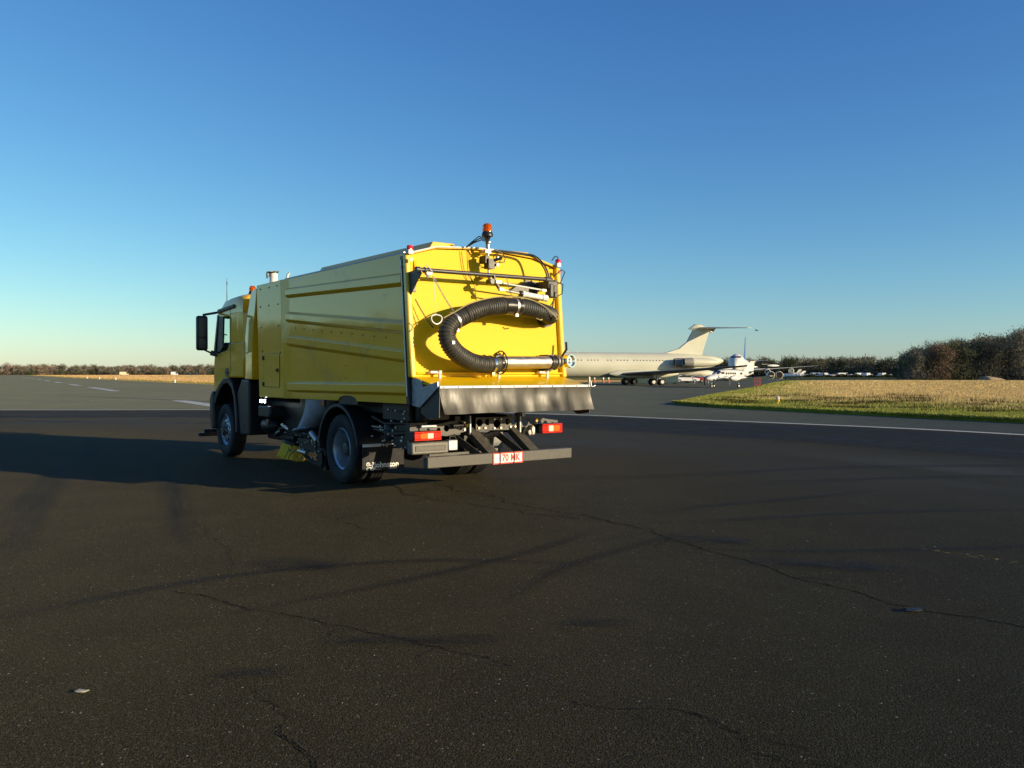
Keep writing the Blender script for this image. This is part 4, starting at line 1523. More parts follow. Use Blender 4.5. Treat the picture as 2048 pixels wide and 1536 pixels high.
for s in (-1, 1):
    arch("rear_fender", s * 1.23, s * 0.62, 2.31, 0.5, 0.625, -0.05, math.pi + 0.05, 0.02, 'black_plastic')
    arch("fender_lip", s * 1.245, s * 1.19, 2.31, 0.5, 0.65, 0.1, math.pi - 0.1, 0.05, 'black_plastic')
    # front fender, wide black arch
    m = MB()
    secs = []
    prof = [(6.50, 0.50), (6.53, 0.85), (6.62, 1.20), (6.76, 1.40), (6.98, 1.50), (7.25, 1.49), (7.50, 1.38), (7.70, 1.22), (7.84, 1.06)]
    for (yy, zz) in prof:
        d = Vector((yy - 7.38, zz - 0.5))
        d.normalize()
        i_ = 0.10
        secs.append([(s * 1.235, yy, zz), (s * 0.75, yy, zz), (s * 0.75, yy - d.x * i_, zz - d.y * i_), (s * 1.225, yy - d.x * i_ * 1.2, zz - d.y * i_ * 1.2)])
    m.loft(secs)
    m.build("front_fender", 'black_plastic', TR, smooth=50, bevel=0.015)
    m = MB()
    m.prism([(6.46, 0.46), (6.52, 0.85), (6.60, 1.22), (6.35, 1.48), (5.98, 1.46), (5.99, 0.48)], s * 1.20, s * 0.72, 'X')
    m.build("side_skirt", 'black_plastic', TR, smooth=0, bevel=0.03)

# ---- under-body equipment on the near side
mb = MB()
mb.box(-1.17, -0.75, 5.08, 5.62, 0.82, 1.03)
mb.build("battery_box", 'black_plastic', TR, bevel=0.03)
mb = MB()
mb.lathe([(0, 0), (0.08, 0.02), (0.13, 0.08), (0.14, 0.16), (0.14, 0.40), (0.12, 0.48), (0, 0.52)], (-1.0, 5.15, 0.68), (0, 1, 0), 20)
mb.build("air_tank", 'black', TR, smooth=50)
mb = MB()
mb.box(-0.9, -0.5, 3.1, 5.9, 0.42, 1.12)
mb.box(-0.95, -0.6, 2.95, 3.3, 0.30, 0.70)
pieces(mb, "fuel_tank", 'black', TR, bevel=0.04)
mb = MB()
mb.box(-1.215, -1.16, 5.26, 5.40, 1.075, 1.145)
wl = mb.build("work_lamp", 'black', TR)
for k in range(3):
    for j in range(2):
        mb = MB()
        mb.box(-1.2175, -1.2155, 5.27 + k * 0.043, 5.303 + k * 0.043, 1.082 + j * 0.03, 1.106 + j * 0.03)
        mb.box(-1.19, -1.17, 5.255, 5.2595, 1.082 + j * 0.03, 1.106 + j * 0.03)
        pieces(mb, "lamp_element", 'lamp_lit', wl, smooth=0)
for y, z, h in ((2.81, 1.14, 0.055), (5.02, 0.76, 0.055)):
    mb = MB()
    mb.box(-1.225, -1.20, y - 0.06, y + 0.06, z - h, z + h)
    sl = mb.build("side_marker", 'black_plastic', TR)
    mb = MB()
    mb.box(-1.235, -1.225, y - 0.035, y + 0.035, z - 0.04, z + 0.04)
    mb.build("marker_lens", 'orange_lens', sl, bevel=0.004)
# suction duct
secs = []
for k in range(15):
    q = k / 14
    yc = 3.30 + 0.52 * q ** 1.6
    zc = 1.25 - 0.56 * q
    ry = 0.46 - 0.18 * q
    rx = 0.22
    tilt = 0.28 * q
    secs.append([(-1.0 + rx * math.cos(a) * 0.9, yc + ry * math.sin(a), zc - tilt * ry * math.sin(a) * 0.6) for a in [2 * math.pi * i / 24 for i in range(24)]])
mb = MB()
mb.loft(secs)
duct = mb.build("suction_duct", 'duct', TR, smooth=60)
mb = MB()
mb.ring((-1.0, 3.80, 0.70), (0, 0.2, 1), 0.25, 0.018, 28, 6)
mb.build("duct_clamp", 'galv', duct)
# channel brush and its linkage
mb = MB()
bc = Vector((-1.02, 4.42, 0.42))
ax = Vector((-0.18, 0.10, -1)).normalized()
mb.lathe([(0.10, -0.08), (0.18, -0.05), (0.18, 0.0), (0.12, 0.02)], bc, ax, 24)
br = mb.build("channel_brush", 'black', TR)
mb = MB()
u = ax.orthogonal().normalized()
w = ax.cross(u)
for rr0, rr1, cnt in ((0.165, 0.215, 60), (0.12, 0.17, 40)):
    for k in range(cnt):
        a = 2 * math.pi * k / cnt + random.uniform(-0.03, 0.03)
        d = u * math.cos(a) + w * math.sin(a)
        e = u * math.cos(a + 0.12) + w * math.sin(a + 0.12)
        ln = random.uniform(0.225, 0.25)
        mb.tube([bc + d * rr0 + ax * 0.0, bc + d * (rr0 + rr1) * 0.5 + ax * ln * 0.5, bc + e * rr1 * random.uniform(0.95, 1.05) + ax * ln], [0.011, 0.012, 0.010], 4)
mb.build("brush_bristles", 'bristle', br, smooth=0)
mb = MB()
mb.tube([(-0.95, 4.42, 0.50), (-0.95, 4.1, 0.60), (-0.85, 3.5, 0.55)], 0.04, 8)
mb.tube([(-1.1, 4.85, 0.66), (-1.12, 4.5, 0.69), (-1.1, 4.0, 0.62), (-1.08, 3.6, 0.56)], 0.016, 6)
mb.box(-1.08, -0.85, 4.28, 4.56, 0.46, 0.56)
mb.box(-1.12, -0.8, 3.3, 3.95, 0.36, 0.50)
mb.box(-1.15, -0.9, 3.02, 3.20, 0.20, 0.62)
mb.box(-1.12, -0.75, 3.15, 4.0, 0.50, 0.56)
mb.tube([(-1.1, 4.7, 0.62), (-1.1, 4.9, 0.56)], 0.05, 8)
mb.tube([(-1.12, 3.75, 0.30), (-1.12, 3.4, 0.22), (-1.1, 3.1, 0.18)], 0.03, 6)
mb.box(-1.1, -0.5, 2.98, 3.12, 0.12, 0.38)
mb.tube([(-1.1, 3.3, 0.62), (-1.15, 3.0, 0.55), (-1.12, 2.95, 0.35)], 0.02, 6)
mb.tube([(-1.1, 3.6, 0.75), (-1.12, 3.3, 0.62), (-1.1, 3.05, 0.65)], 0.014, 6)
mb.build("brush_arm", 'black', br, bevel=0.0)
mb = MB()
mb.tube([(-1.13, 4.62, 0.735), (-1.13, 4.33, 0.665)], 0.028, 10)
mb.tube([(-1.14, 3.42, 0.67), (-1.12, 3.24, 0.55)], 0.05, 12)
mb.tube([(-1.16, 3.85, 0.36), (-1.16, 3.55, 0.345)], 0.035, 12)
pieces(mb, "hydraulic_cylinder", 'steel', br)
mb = MB()
for k in range(26):
    y = random.uniform(3.0, 4.4)
    z = random.uniform(0.25, 0.62)
    mb.lathe([(0.014, 0), (0.014, 0.03), (0, 0.034)], (-1.15, y, z), (-1, 0, 0), 6)
pieces(mb, "brush_bolt", 'steel', br)
# clutter behind the rear wheel and above the mudflap
mb = MB()
mb.box(-1.1, -0.5, 0.5, 1.2, 0.98, 1.20)
mb.box(-1.08, -0.75, 0.62, 0.95, 0.62, 0.95)
mb.box(-0.72, -0.5, 0.8, 1.5, 0.85, 1.0)
mb.tube([(-1.1, 1.5, 1.0), (-1.12, 1.1, 0.92), (-1.08, 0.6, 0.95)], 0.02, 6)
mb.tube([(-1.12, 1.4, 0.84), (-1.12, 0.9, 0.80), (-1.1, 0.5, 0.83)], 0.025, 6)
mb.tube([(-1.0, 1.4, 0.72), (-0.9, 1.0, 0.66), (-0.95, 0.5, 0.70)], 0.03, 8)
mb.lathe([(0.07, 0), (0.08, 0.03), (0.08, 0.2), (0.05, 0.24)], (-1.05, 1.1, 0.70), (0, 0, 1), 12)
mb.box(-1.15, -0.9, 0.40, 0.52, 0.62, 0.96)
mb.lathe([(0.09, 0), (0.10, 0.04), (0.10, 0.22), (0.05, 0.27)], (-0.95, 0.42, 0.98), (0, 0, 1), 14)
mb.build("pump_unit", 'black', TR, bevel=0.0)
mb = MB()
for k in range(22):
    y = random.uniform(0.45, 1.5)
    z = random.uniform(0.6, 1.15)
    mb.lathe([(0.013, 0), (0.013, 0.03), (0, 0.034)], (-1.12, y, z), (-1, -0.3, 0), 6)
mb.tube([(-1.13, 1.45, 0.87), (-1.13, 1.15, 0.865)], 0.010, 6)
mb.tube([(-1.12, 0.9, 0.86), (-1.12, 0.9, 0.76)], 0.012, 6)
mb.lathe([(0.03, 0), (0.02, 0.03), (0.0, 0.035)], (-1.13, 0.62, 0.72), (-1, -0.4, 0), 12)
pieces(mb, "pipe_fitting", 'steel', TR)

# ---- cab
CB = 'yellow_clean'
X = 1.20
mb = MB()
LOW = [(6.26, 1.50), (6.95, 1.50), (7.40, 1.42), (7.68, 1.25), (7.86, 1.22), (7.92, 1.45), (7.90, 1.80), (7.84, 2.0), (7.66, 1.965), (7.15, 2.03), (7.02, 2.14), (6.72, 2.16), (6.26, 2.16)]
mb.prism(LOW, -X, X, 'X')
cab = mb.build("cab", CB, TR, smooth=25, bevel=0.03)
mb = MB()   # rear wall with rounded corners
rw = [(-X, 6.98), (-X, 6.42), (-X + 0.03, 6.33), (-X + 0.12, 6.27), (X - 0.12, 6.27), (X - 0.03, 6.33), (X, 6.42), (X, 6.98), (X - 0.05, 6.98), (X - 0.05, 6.45), (-X + 0.05, 6.45), (-X + 0.05, 6.98)]
mb.prism(rw, 2.155, 2.70, 'Z')
mb.build("cab_rear", CB, cab, smooth=35)
secs = []
for y, zt, zb in ((6.27, 2.93, 2.69), (6.35, 3.0, 2.69), (6.65, 3.02, 2.69), (7.0, 3.01, 2.66), (7.33, 2.965, 2.66), (7.55, 2.86, 2.68), (7.66, 2.74, 2.70)):
    secs.append([(-X, y, zb), (-X, y, zt - 0.10), (-X + 0.03, y, zt - 0.04), (-X + 0.12, y, zt), (-X + 0.45, y, zt + 0.085), (X - 0.45, y, zt + 0.085), (X - 0.12, y, zt), (X - 0.03, y, zt - 0.04), (X, y, zt - 0.10), (X, y, zb)])
mb = MB()
mb.loft(secs)
mb.build("cab_roof", CB, cab, smooth=50)
for s in (-1, 1):
    mb = MB()
    mb.obox((s * 1.205, 6.68, 2.832), (s * 1.205, 7.60, 2.785), 0.05, 0.04)
    mb.obox((s * 1.215, 6.68, 2.80), (s * 1.215, 7.62, 2.752), 0.03, 0.025)
    mb.build("roof_strip", 'black_plastic', cab, bevel=0.008)
    mb = MB()   # pillars
    mb.obox((s * 1.165, 7.83, 2.0), (s * 1.15, 7.66, 2.70), 0.07, 0.10, (1, 0, 0))
    mb.prism([(7.37, 2.66), (7.70, 2.70), (7.84, 1.98), (7.62, 1.96), (7.42, 2.08)], s * 1.19, s * 1.16, 'X')
    mb.build("cab_pillar", 'black_plastic', cab, smooth=0)
    mb = MB()
    mb.prism([(7.0, 2.665), (7.66, 2.665), (7.80, 2.02), (7.62, 1.95), (7.13, 2.02), (7.0, 2.14)], s * 1.178, s * 1.174, 'X')
    mb.build("side_window", 'glass', cab, smooth=0)
    mb = MB()
    mb.tube([(s * 1.215, 7.10, 2.30), (s * 1.225, 7.22, 2.32), (s * 1.225, 7.25, 2.20), (s * 1.22, 7.24, 2.08)], 0.012, 6)
    mb.build("grab_handle", 'black_plastic', cab)
    mb = MB()
    mb.prism([(7.22, 1.67), (7.06, 1.69), (7.03, 1.60), (7.06, 1.51), (7.20, 1.52), (7.24, 1.60)], s * 1.206, s * 1.196, 'X')
    mb.box(s * 1.222, s * 1.206, 7.06, 7.21, 1.58, 1.62)
    mb.build("door_handle", 'black_plastic', cab, bevel=0.006)
    mb = MB()
    for a, b in (((6.94, 2.80), (6.945, 1.62)), ((6.945, 1.62), (6.99, 1.53))):
        mb.obox((s * 1.2005, *a), (s * 1.2005, *b), 0.006, 0.008, (1, 0, 0))
    mb.build("door_gap", 'black', cab)
    mb = MB()
    mb.box(s * 0.30, s * 0.80, 6.75, 7.2, 1.75, 1.95)
    mb.prism([(6.70, 1.9), (6.85, 1.9), (6.74, 2.52), (6.62, 2.52)], s * 0.32, s * 0.78, 'X')
    mb.prism([(6.66, 2.53), (6.76, 2.53), (6.73, 2.68), (6.65, 2.68)], s * 0.42, s * 0.68, 'X')
    mb.build("seat", 'seat', cab, bevel=0.04)
mb = MB()
mb.prism([(7.80, 1.98), (7.45, 2.0), (7.40, 2.10), (7.55, 2.18), (7.76, 2.14)], -1.1, 1.1, 'X')
mb.build("dashboard", 'black_plastic', cab, bevel=0.02)
mb = MB()
mb.ring((0.55, 7.33, 2.2), (0, -0.55, 0.83), 0.21, 0.018, 28, 8)
mb.tube([(0.55, 7.33, 2.2), (0.55, 7.5, 2.05)], 0.03, 8)
mb.build("steering_wheel", 'black_plastic', cab)
mb = MB()
mb.add([(-1.13, 7.84, 2.0), (1.13, 7.84, 2.0), (1.13, 7.67, 2.70), (-1.13, 7.67, 2.70), (-1.13, 7.848, 2.0), (1.13, 7.848, 2.0), (1.13, 7.678, 2.70), (-1.13, 7.678, 2.70)],
       [(0, 1, 2, 3), (7, 6, 5, 4), (0, 3, 7, 4), (1, 5, 6, 2), (3, 2, 6, 7), (0, 4, 5, 1)])
mb.build("windscreen", 'glass', cab, smooth=0)
mb = MB()
mb.prism([(7.78, 0.52), (7.98, 0.50), (8.06, 0.75), (8.08, 1.08), (7.95, 1.24), (7.84, 1.22), (7.86, 0.9)], -1.235, 1.235, 'X')
mb.build("front_bumper", 'black_plastic', TR, smooth=25, bevel=0.03)
mb = MB()
mb.prism([(7.90, 1.24), (8.0, 1.3), (7.97, 1.9), (7.90, 1.9)], -0.9, 0.9, 'X')
mb.build("grille", 'black_plastic', cab, bevel=0.02)
mb = MB()   # low front bar carried ahead of the bumper
mb.box(-1.34, 1.34, 8.36, 8.46, 0.325, 0.395)
mb.box(-1.26, 1.26, 8.30, 8.36, 0.40, 0.47)
for s in (-1, 1):
    mb.obox((s * 0.5, 7.6, 0.48), (s * 0.5, 8.36, 0.40), 0.08, 0.10, (1, 0, 0))
pieces(mb, "front_bar", 'black', TR, smooth=0, bevel=0.006)
# mirrors
for s in (-1, 1):
    mb = MB()
    x0, x1 = s * 1.575, s * 1.365
    mb.box(x0, x1, 7.70, 7.83, 2.02, 2.685)
    mr = mb.build("door_mirror", 'black_plastic', TR, smooth=30, bevel=0.04)
    mb = MB()
    mb.box(min(x0, x1) + 0.025, max(x0, x1) - 0.025, 7.692, 7.699, 2.28, 2.64)
    mb.box(min(x0, x1) + 0.025, max(x0, x1) - 0.025, 7.692, 7.699, 2.06, 2.25)
    pieces(mb, "mirror_glass", 'mirror_glass', mr, smooth=0)
    mb = MB()
    mb.obox((s * 1.46, 7.74, 2.70), (s * 1.15, 7.70, 2.765), 0.05, 0.045)
    mb.obox((s * 1.42, 7.76, 2.03), (s * 1.28, 7.78, 1.97), 0.035, 0.03)
    mb.obox((s * 1.30, 7.78, 1.98), (s * 1.17, 7.72, 1.94), 0.07, 0.10)
    pieces(mb, "mirror_arm", 'black_plastic', mr, bevel=0.008)
# antenna
mb = MB()
mb.lathe([(0.045, 0), (0.045, 0.03), (0.015, 0.06), (0, 0.07)], (-1.10, 7.42, 2.90), (0, 0, 1), 12)
mb.tube([(-1.10, 7.42, 2.94), (-1.10, 7.425, 3.2), (-1.10, 7.43, 3.40)], [0.010, 0.007, 0.004], 6)
mb.tube([(-1.10, 7.42, 3.27), (-1.10, 7.425, 3.33)], 0.012, 6)
mb.build("antenna", 'black', TR)
# ---- END TRUCK

# ------------------------------------------------------------------ vegetation
def tint_mat(name, rough=0.9, spec=0.1, trans=0.0):
    t = NT(name)
    at = t.n("ShaderNodeVertexColor", layer_name="tint")
    nz = t.noise(t.coord("World"), 0.5, 3)
    t.set(color=t.mix(t.ramp(nz, [(0.3, 0.0), (0.7, 0.35)]), at.outputs[0], (0.02, 0.018, 0.01)), rough=rough, spec=spec)
    return t.m


M['blade'] = tint_mat("grass_blades")
M['twig'] = tint_mat("winter_twigs")
M['bark'] = simple("grey_brown_bark", (0.07, 0.055, 0.04), 0.9, 0, 0.35, 3)


def blades(cnt, region, w, hmin, hmax, name_seed):
    r = np.random.default_rng(name_seed)
    x, y = region(r, cnt)
    rnd = (r.random(cnt) - 0.5) * 9
    # patchy boundary between green and straw
    patch = np.sin(x * 0.9 + 1.3 * np.sin(y * 0.37)) * 2.2 + np.sin(y * 0.61 + x * 0.23) * 2.2
    g = green_w(x, y, rnd + patch)
    isg = r.random(cnt) < g
    h = hmin + (hmax - hmin) * r.random(cnt)
    h = np.where(isg, h * 0.55, h * 1.0)
    a = r.random(cnt) * 6.283
    ww = w * (0.6 + 0.8 * r.random(cnt))
    dx, dy = np.cos(a) * ww, np.sin(a) * ww
    lx, ly = (r.random((2, cnt)) - 0.5) * h * 1.2
    V = np.zeros((cnt, 3, 3))
    V[:, 0] = np.stack([x - dx, y - dy, np.full(cnt, 0.11)], 1)
    V[:, 1] = np.stack([x + dx, y + dy, np.full(cnt, 0.11)], 1)
    V[:, 2] = np.stack([x + lx, y + ly, 0.13 + h], 1)
    k = (0.82 + 0.36 * r.random(cnt))[:, None]
    green = np.array([0.33, 0.365, 0.065]) * k
    mixed = np.array([0.58, 0.48, 0.13]) * k
    straw = np.array([0.86, 0.62, 0.27]) * k
    dark = np.array([0.05, 0.05, 0.014]) * k
    c = np.where(isg[:, None], green, straw)
    pick = r.random(cnt)[:, None]
    c = np.where((pick < 0.22) & isg[:, None], mixed, c)
    c = np.where(pick > 0.93, dark, c)
    return V.reshape(-1, 3), c


def inside(x, y):
    P = np.array(FIELD)
    ins = np.zeros(len(x), bool)
    for i in range(len(P)):
        x1, y1 = P[i]
        x2, y2 = P[(i + 1) % len(P)]
        cond = ((y1 > y) != (y2 > y))
        xs = (x2 - x1) * (y - y1) / ((y2 - y1) if y2 != y1 else 1e-9) + x1
        ins ^= cond & (x < xs)
    return ins


def region(d0, d1, az0=6, az1=36, p=1.0):
    def f(r, n):
        xs, ys = [], []
        tot = 0
        while tot < n:
            d = d0 + (d1 - d0) * r.random(n) ** p
            az = np.radians(az0 + (az1 - az0) * r.random(n))
            x, y = d * np.sin(az), d * np.cos(az)
            k = inside(x, y)
            xs.append(x[k])
            ys.append(y[k])
            tot += k.sum()
        return np.concatenate(xs)[:n], np.concatenate(ys)[:n]
    return f


Vs, Cs = [], []
for cnt, reg, w, h0, h1, sd in ((240000, region(28, 62), 0.009, 0.04, 0.13, 1), (190000, region(55, 110), 0.015, 0.05, 0.15, 2), (110000, region(100, 215), 0.035, 0.07, 0.19, 3)):
    v, c = blades(cnt, reg, w, h0, h1, sd)
    Vs.append(v)
    Cs.append(c)
# dark tussocks in the band between green and straw
r = np.random.default_rng(8)
tv, tc = [], []
for k in range(190):
    d_ = r.uniform(31, 62)
    azz = math.radians(r.uniform(8, 34))
    cx0, cy0 = d_ * math.sin(azz), d_ * math.cos(azz)
    e1 = 0.866 * cx0 + 0.5 * cy0 - 28
    e2 = 0.945 * cx0 - 0.328 * cy0 + 6.59
    if e1 < 2 or e2 < 2 or r.random() < (e1 - 6) / 22:
        continue
    m = int(r.integers(60, 170))
    R0 = r.uniform(0.15, 0.45)
    xx, yy = cx0 + r.normal(0, R0 * 1.8, m), cy0 + r.normal(0, R0, m)
    v, c = blades(m, lambda rr, kk: (xx, yy), 0.016, 0.12, 0.30, 1000 + k)
    tv.append(v)
    tc.append(np.array([[0.055, 0.052, 0.016]]) * (0.6 + 0.8 * r.random(m))[:, None])
Vs += tv
Cs += tc
# ragged tufts right along the asphalt edge
r = np.random.default_rng(5)
n = 16000
s = r.random(n)
edge = np.array([(8.4, 44.3), (9.4, 40.4), (14.2, 31.3), (16.5, 27.4), (30, 4)])
seg = np.minimum((s * 4).astype(int), 3)
q = (s * 4 - seg)[:, None]
p = edge[seg] * (1 - q) + edge[seg + 1] * q
off = (np.abs(r.normal(0, 0.35, n)) - 0.12)
x, y = p[:, 0] + off * 0.866, p[:, 1] + off * 0.5
v, c = blades(n, lambda rr, k: (x, y), 0.018, 0.06, 0.20, 6)
Vs.append(v)
Cs.append(c)
n = 110000
D_ = 105 + 700 * r.random(n) ** 1.6
az = np.radians(-33 + 23 * r.random(n))
x, y = D_ * np.sin(az), D_ * np.cos(az)
ex = np.interp(y, [120, 173, 289, 469, 830], [-42, -76, -149, -258, -480])   # right-hand edge of the runway
k = (x > ex + 1.0) & (y > 123)
x, y, ex = x[k], y[k], ex[k]
n = len(x)
hh = 0.08 + 0.2 * r.random(n)
a_ = r.random(n) * 6.283
w_ = 0.03 + 0.00012 * y
V = np.zeros((n, 3, 3))
V[:, 0] = np.stack([x - np.cos(a_) * w_, y - np.sin(a_) * w_, np.full(n, -0.06)], 1)
V[:, 1] = np.stack([x + np.cos(a_) * w_, y + np.sin(a_) * w_, np.full(n, -0.06)], 1)
V[:, 2] = np.stack([x + r.normal(0, .08, n), y + r.normal(0, .08, n), hh], 1)
near_edge = (x - ex) < 5
c = np.where(near_edge[:, None], np.array([[0.22, 0.22, 0.05]]), np.array([[0.62, 0.41, 0.19]])) * (0.85 + 0.3 * r.random(n))[:, None]
vg = tri_mesh("verge_grass", V.reshape(-1, 3), c, M['blade'])
vg['kind'] = 'stuff'
vg['label'] = "straw coloured grass along the far side of the runway at left"
gb = tri_mesh("meadow_grass", np.concatenate(Vs), np.concatenate(Cs), M['blade'])
gb['kind'] = 'stuff'
gb['label'] = "straw coloured and green grass growing beside the runway"


# leafless winter trees: limbs as tubes, twigs as many small slivers
def limbs(r, h, w):
    mb = MB()
    tips = []

    def grow(p, d, ln, rad, lvl):
        n = 3
        pts = [p]
        rs = [rad]
        for i in range(n):
            d = (d + Vector((r.normal(0, .14), r.normal(0, .14), r.normal(0.05, .08)))).normalized()
            p = p + d * ln / n
            pts.append(p)
            rs.append(rad * (1 - 0.5 * (i + 1) / n))
        mb.tube(pts, rs, 5 if lvl < 2 else 3, cap=False)
        if lvl >= 3:
            tips.append((p, d, ln))
            return
        for k in range(int(r.integers(3, 5))):
            ax = Vector((r.normal(), r.normal(), 0.15 + 0.25 * r.random())).normalized()
            nd = (d * (0.55 if lvl else 0.75) + ax * 0.75 * w).normalized()
            i = int(r.integers(2, 4))
            grow(pts[i], nd, ln * (0.62 + 0.16 * r.random()), rs[i] * 0.72, lvl + 1)
    grow(Vector((0, 0, -0.1)), Vector((0, 0, 1)), h * 0.34, h * 0.020, 0)
    return mb, tips


def crown_arr(r, tips, h, cnt, size, base):
    """slivers scattered round the branch tips"""
    P = np.array([t_[0][:] for t_ in tips])
    top = P[:, 2].max()
    idx = r.integers(0, len(P), cnt)
    spread = h * 0.075
    c = P[idx] + r.normal(0, spread, (cnt, 3)) * np.array([1, 1, 0.8])
    # inner twigs reaching down to the skirts of the crown
    low = r.random(cnt) < 0.38
    m = c[:, :2].mean(0)
    f = r.random(cnt)
    c[low, :2] = m + (c[low, :2] - m) * (0.55 + 0.4 * r.random((low.sum(), 1)))
    c[low, 2] = c[low, 2] * (0.12 + 0.75 * f[low])
    c[:, 2] = np.clip(c[:, 2], h * 0.05, None)
    d = r.normal(0, 1, (cnt, 3))
    d[:, 2] = np.abs(d[:, 2]) + 0.4
    d /= np.linalg.norm(d, axis=1)[:, None]
    s_ = np.cross(d, r.normal(0, 1, (cnt, 3)))
    s_ /= np.linalg.norm(s_, axis=1)[:, None]
    ln = size * (0.6 + 0.9 * r.random(cnt))[:, None]
    V = np.stack([c - s_ * ln * 0.16, c + s_ * ln * 0.16, c + d * ln], 1)
    k = (0.65 + 0.7 * r.random(cnt))[:, None]
    return V.reshape(-1, 3), np.asarray(base) * k


def tree_proto(seed, h, w, cnt, size, base):
    r = np.random.default_rng(seed)
    mb, tips = limbs(r, h, w)
    z = max(t_[0].z for t_ in tips)
    sc = h / (z + h * 0.06)
    mb.v = [(a * sc, b * sc, c * sc) for a, b, c in mb.v]
    tips = [(t_[0] * sc, t_[1], t_[2]) for t_ in tips]
    V, C = crown_arr(r, tips, h, cnt, size, base)
    # low growth round the foot of the tree, as at a wood's edge
    return mb, V, C


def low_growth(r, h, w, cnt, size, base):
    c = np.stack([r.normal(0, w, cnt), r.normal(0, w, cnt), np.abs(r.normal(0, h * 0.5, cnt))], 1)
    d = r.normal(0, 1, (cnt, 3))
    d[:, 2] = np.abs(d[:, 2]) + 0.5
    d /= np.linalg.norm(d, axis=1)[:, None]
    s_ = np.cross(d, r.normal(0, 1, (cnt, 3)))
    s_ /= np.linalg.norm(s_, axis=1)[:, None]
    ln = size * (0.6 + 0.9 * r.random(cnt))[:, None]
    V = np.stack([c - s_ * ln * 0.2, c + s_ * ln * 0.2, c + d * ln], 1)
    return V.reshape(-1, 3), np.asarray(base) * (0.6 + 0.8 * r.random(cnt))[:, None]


BROWN, RUST, GREY, OLIVE, CONIF = (0.175, 0.155, 0.102), (0.22, 0.15, 0.095), (0.225, 0.205, 0.15), (0.14, 0.142, 0.075), (0.06, 0.08, 0.035)


def place_tree(seed, x, y, h, w, cnt, base, label, group="bare trees along the front of the wood", size=0.55, trunk=None):
    root = empty("winter_tree", (x, y, -0.05), random.random() * 6.28)
    tag(root, label, "tree", group)
    mb, V, C = tree_proto(seed, h, w, cnt, size, base)
    r = np.random.default_rng(seed + 99)
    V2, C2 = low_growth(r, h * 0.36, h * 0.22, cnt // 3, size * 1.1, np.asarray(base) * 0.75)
    mb.build("trunk", trunk or M['bark'], root, smooth=60, fixn=False)
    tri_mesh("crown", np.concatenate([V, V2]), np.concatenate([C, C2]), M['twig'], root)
    return root


M['pale_bark'] = simple("pale_birch_bark", (0.34, 0.30, 0.24), 0.8, 0, 0.3, 3)
PLAIN = "bare brown winter tree in the front row of the wood right of the far field"
# x offset in the photograph is only a consequence: these are positions on the wood's edge, 210-240 m off
front = [(111.0, 237, 8.8, 1, BROWN), (117.5, 236, 10.6, 1, BROWN), (121, 232, 10.8, 1, OLIVE), (124.5, 237, 11.2, 1, BROWN),
         (128, 231, 10.6, 1, BROWN), (131.5, 236, 10.4, 1, GREY), (135, 238, 12.2, 1, BROWN), (143.5, 235, 14.0, 1, BROWN), (148, 231, 13.5, 1, OLIVE), (153, 238, 13.0, 1, BROWN)]
for i, (x, y, h, w, b) in enumerate(front):
    place_tree(100 + i, x, y, h, w, 7000, b, PLAIN, size=0.33)
place_tree(201, 109.2, 230, 8.4, 0.8, 5000, GREY, "pale grey tree with a light trunk at the near corner of the wood", trunk=M['pale_bark'], size=0.38)
place_tree(202, 114.2, 230, 9.9, 0.9, 5200, RUST, "russet tree still holding brown leaves near the corner of the wood", size=0.38)
place_tree(203, 139.5, 229, 14.2, 1.0, 6500, GREY, "tallest grey bare tree rising above the wood at its right end", size=0.42)


def woods(name, spots, h0, h1, cnt, size, cols, seed, label):
    r = np.random.default_rng(seed)
    protos = []
    for k in range(5):
        mb, V, C = tree_proto(seed * 10 + k, 10.0, 1.0, cnt, size, (1, 1, 1))
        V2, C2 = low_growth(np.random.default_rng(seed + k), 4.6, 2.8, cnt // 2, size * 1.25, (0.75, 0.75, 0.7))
        # trunk and main limbs as slivers too
        P = [(0, 0, z) for z in np.linspace(0, 5, 4)]
        Vt = []
        for a in range(3):
            t0 = a * 2.09
            Vt += [(0.2 * math.cos(t0), 0.2 * math.sin(t0), 0), (0.2 * math.cos(t0 + 2.09), 0.2 * math.sin(t0 + 2.09), 0), (0, 0, 7)]
        protos.append((np.concatenate([V, V2, np.array(Vt)]), np.concatenate([C, C2, np.full((3, 3), 0.5)])))
    allV, allC = [], []
    for (x, y) in spots:
        V, C = protos[int(r.integers(0, 5))]
        a = r.random() * 6.28
        h = (h0 + (h1 - h0) * r.random()) / 10.0
        ca, sa = math.cos(a), math.sin(a)
        R = np.array([[ca, -sa, 0], [sa, ca, 0], [0, 0, 1]])
        W = (V * np.array([h * (0.9 + .4 * r.random()), h * (0.9 + .4 * r.random()), h])) @ R.T + np.array([x, y, -0.05])
        col = np.asarray(cols[int(r.integers(0, len(cols)))])
        allV.append(W)
        allC.append(C * col)
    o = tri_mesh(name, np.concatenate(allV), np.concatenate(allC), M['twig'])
    o['kind'] = 'stuff'
    o['label'] = label
    return o


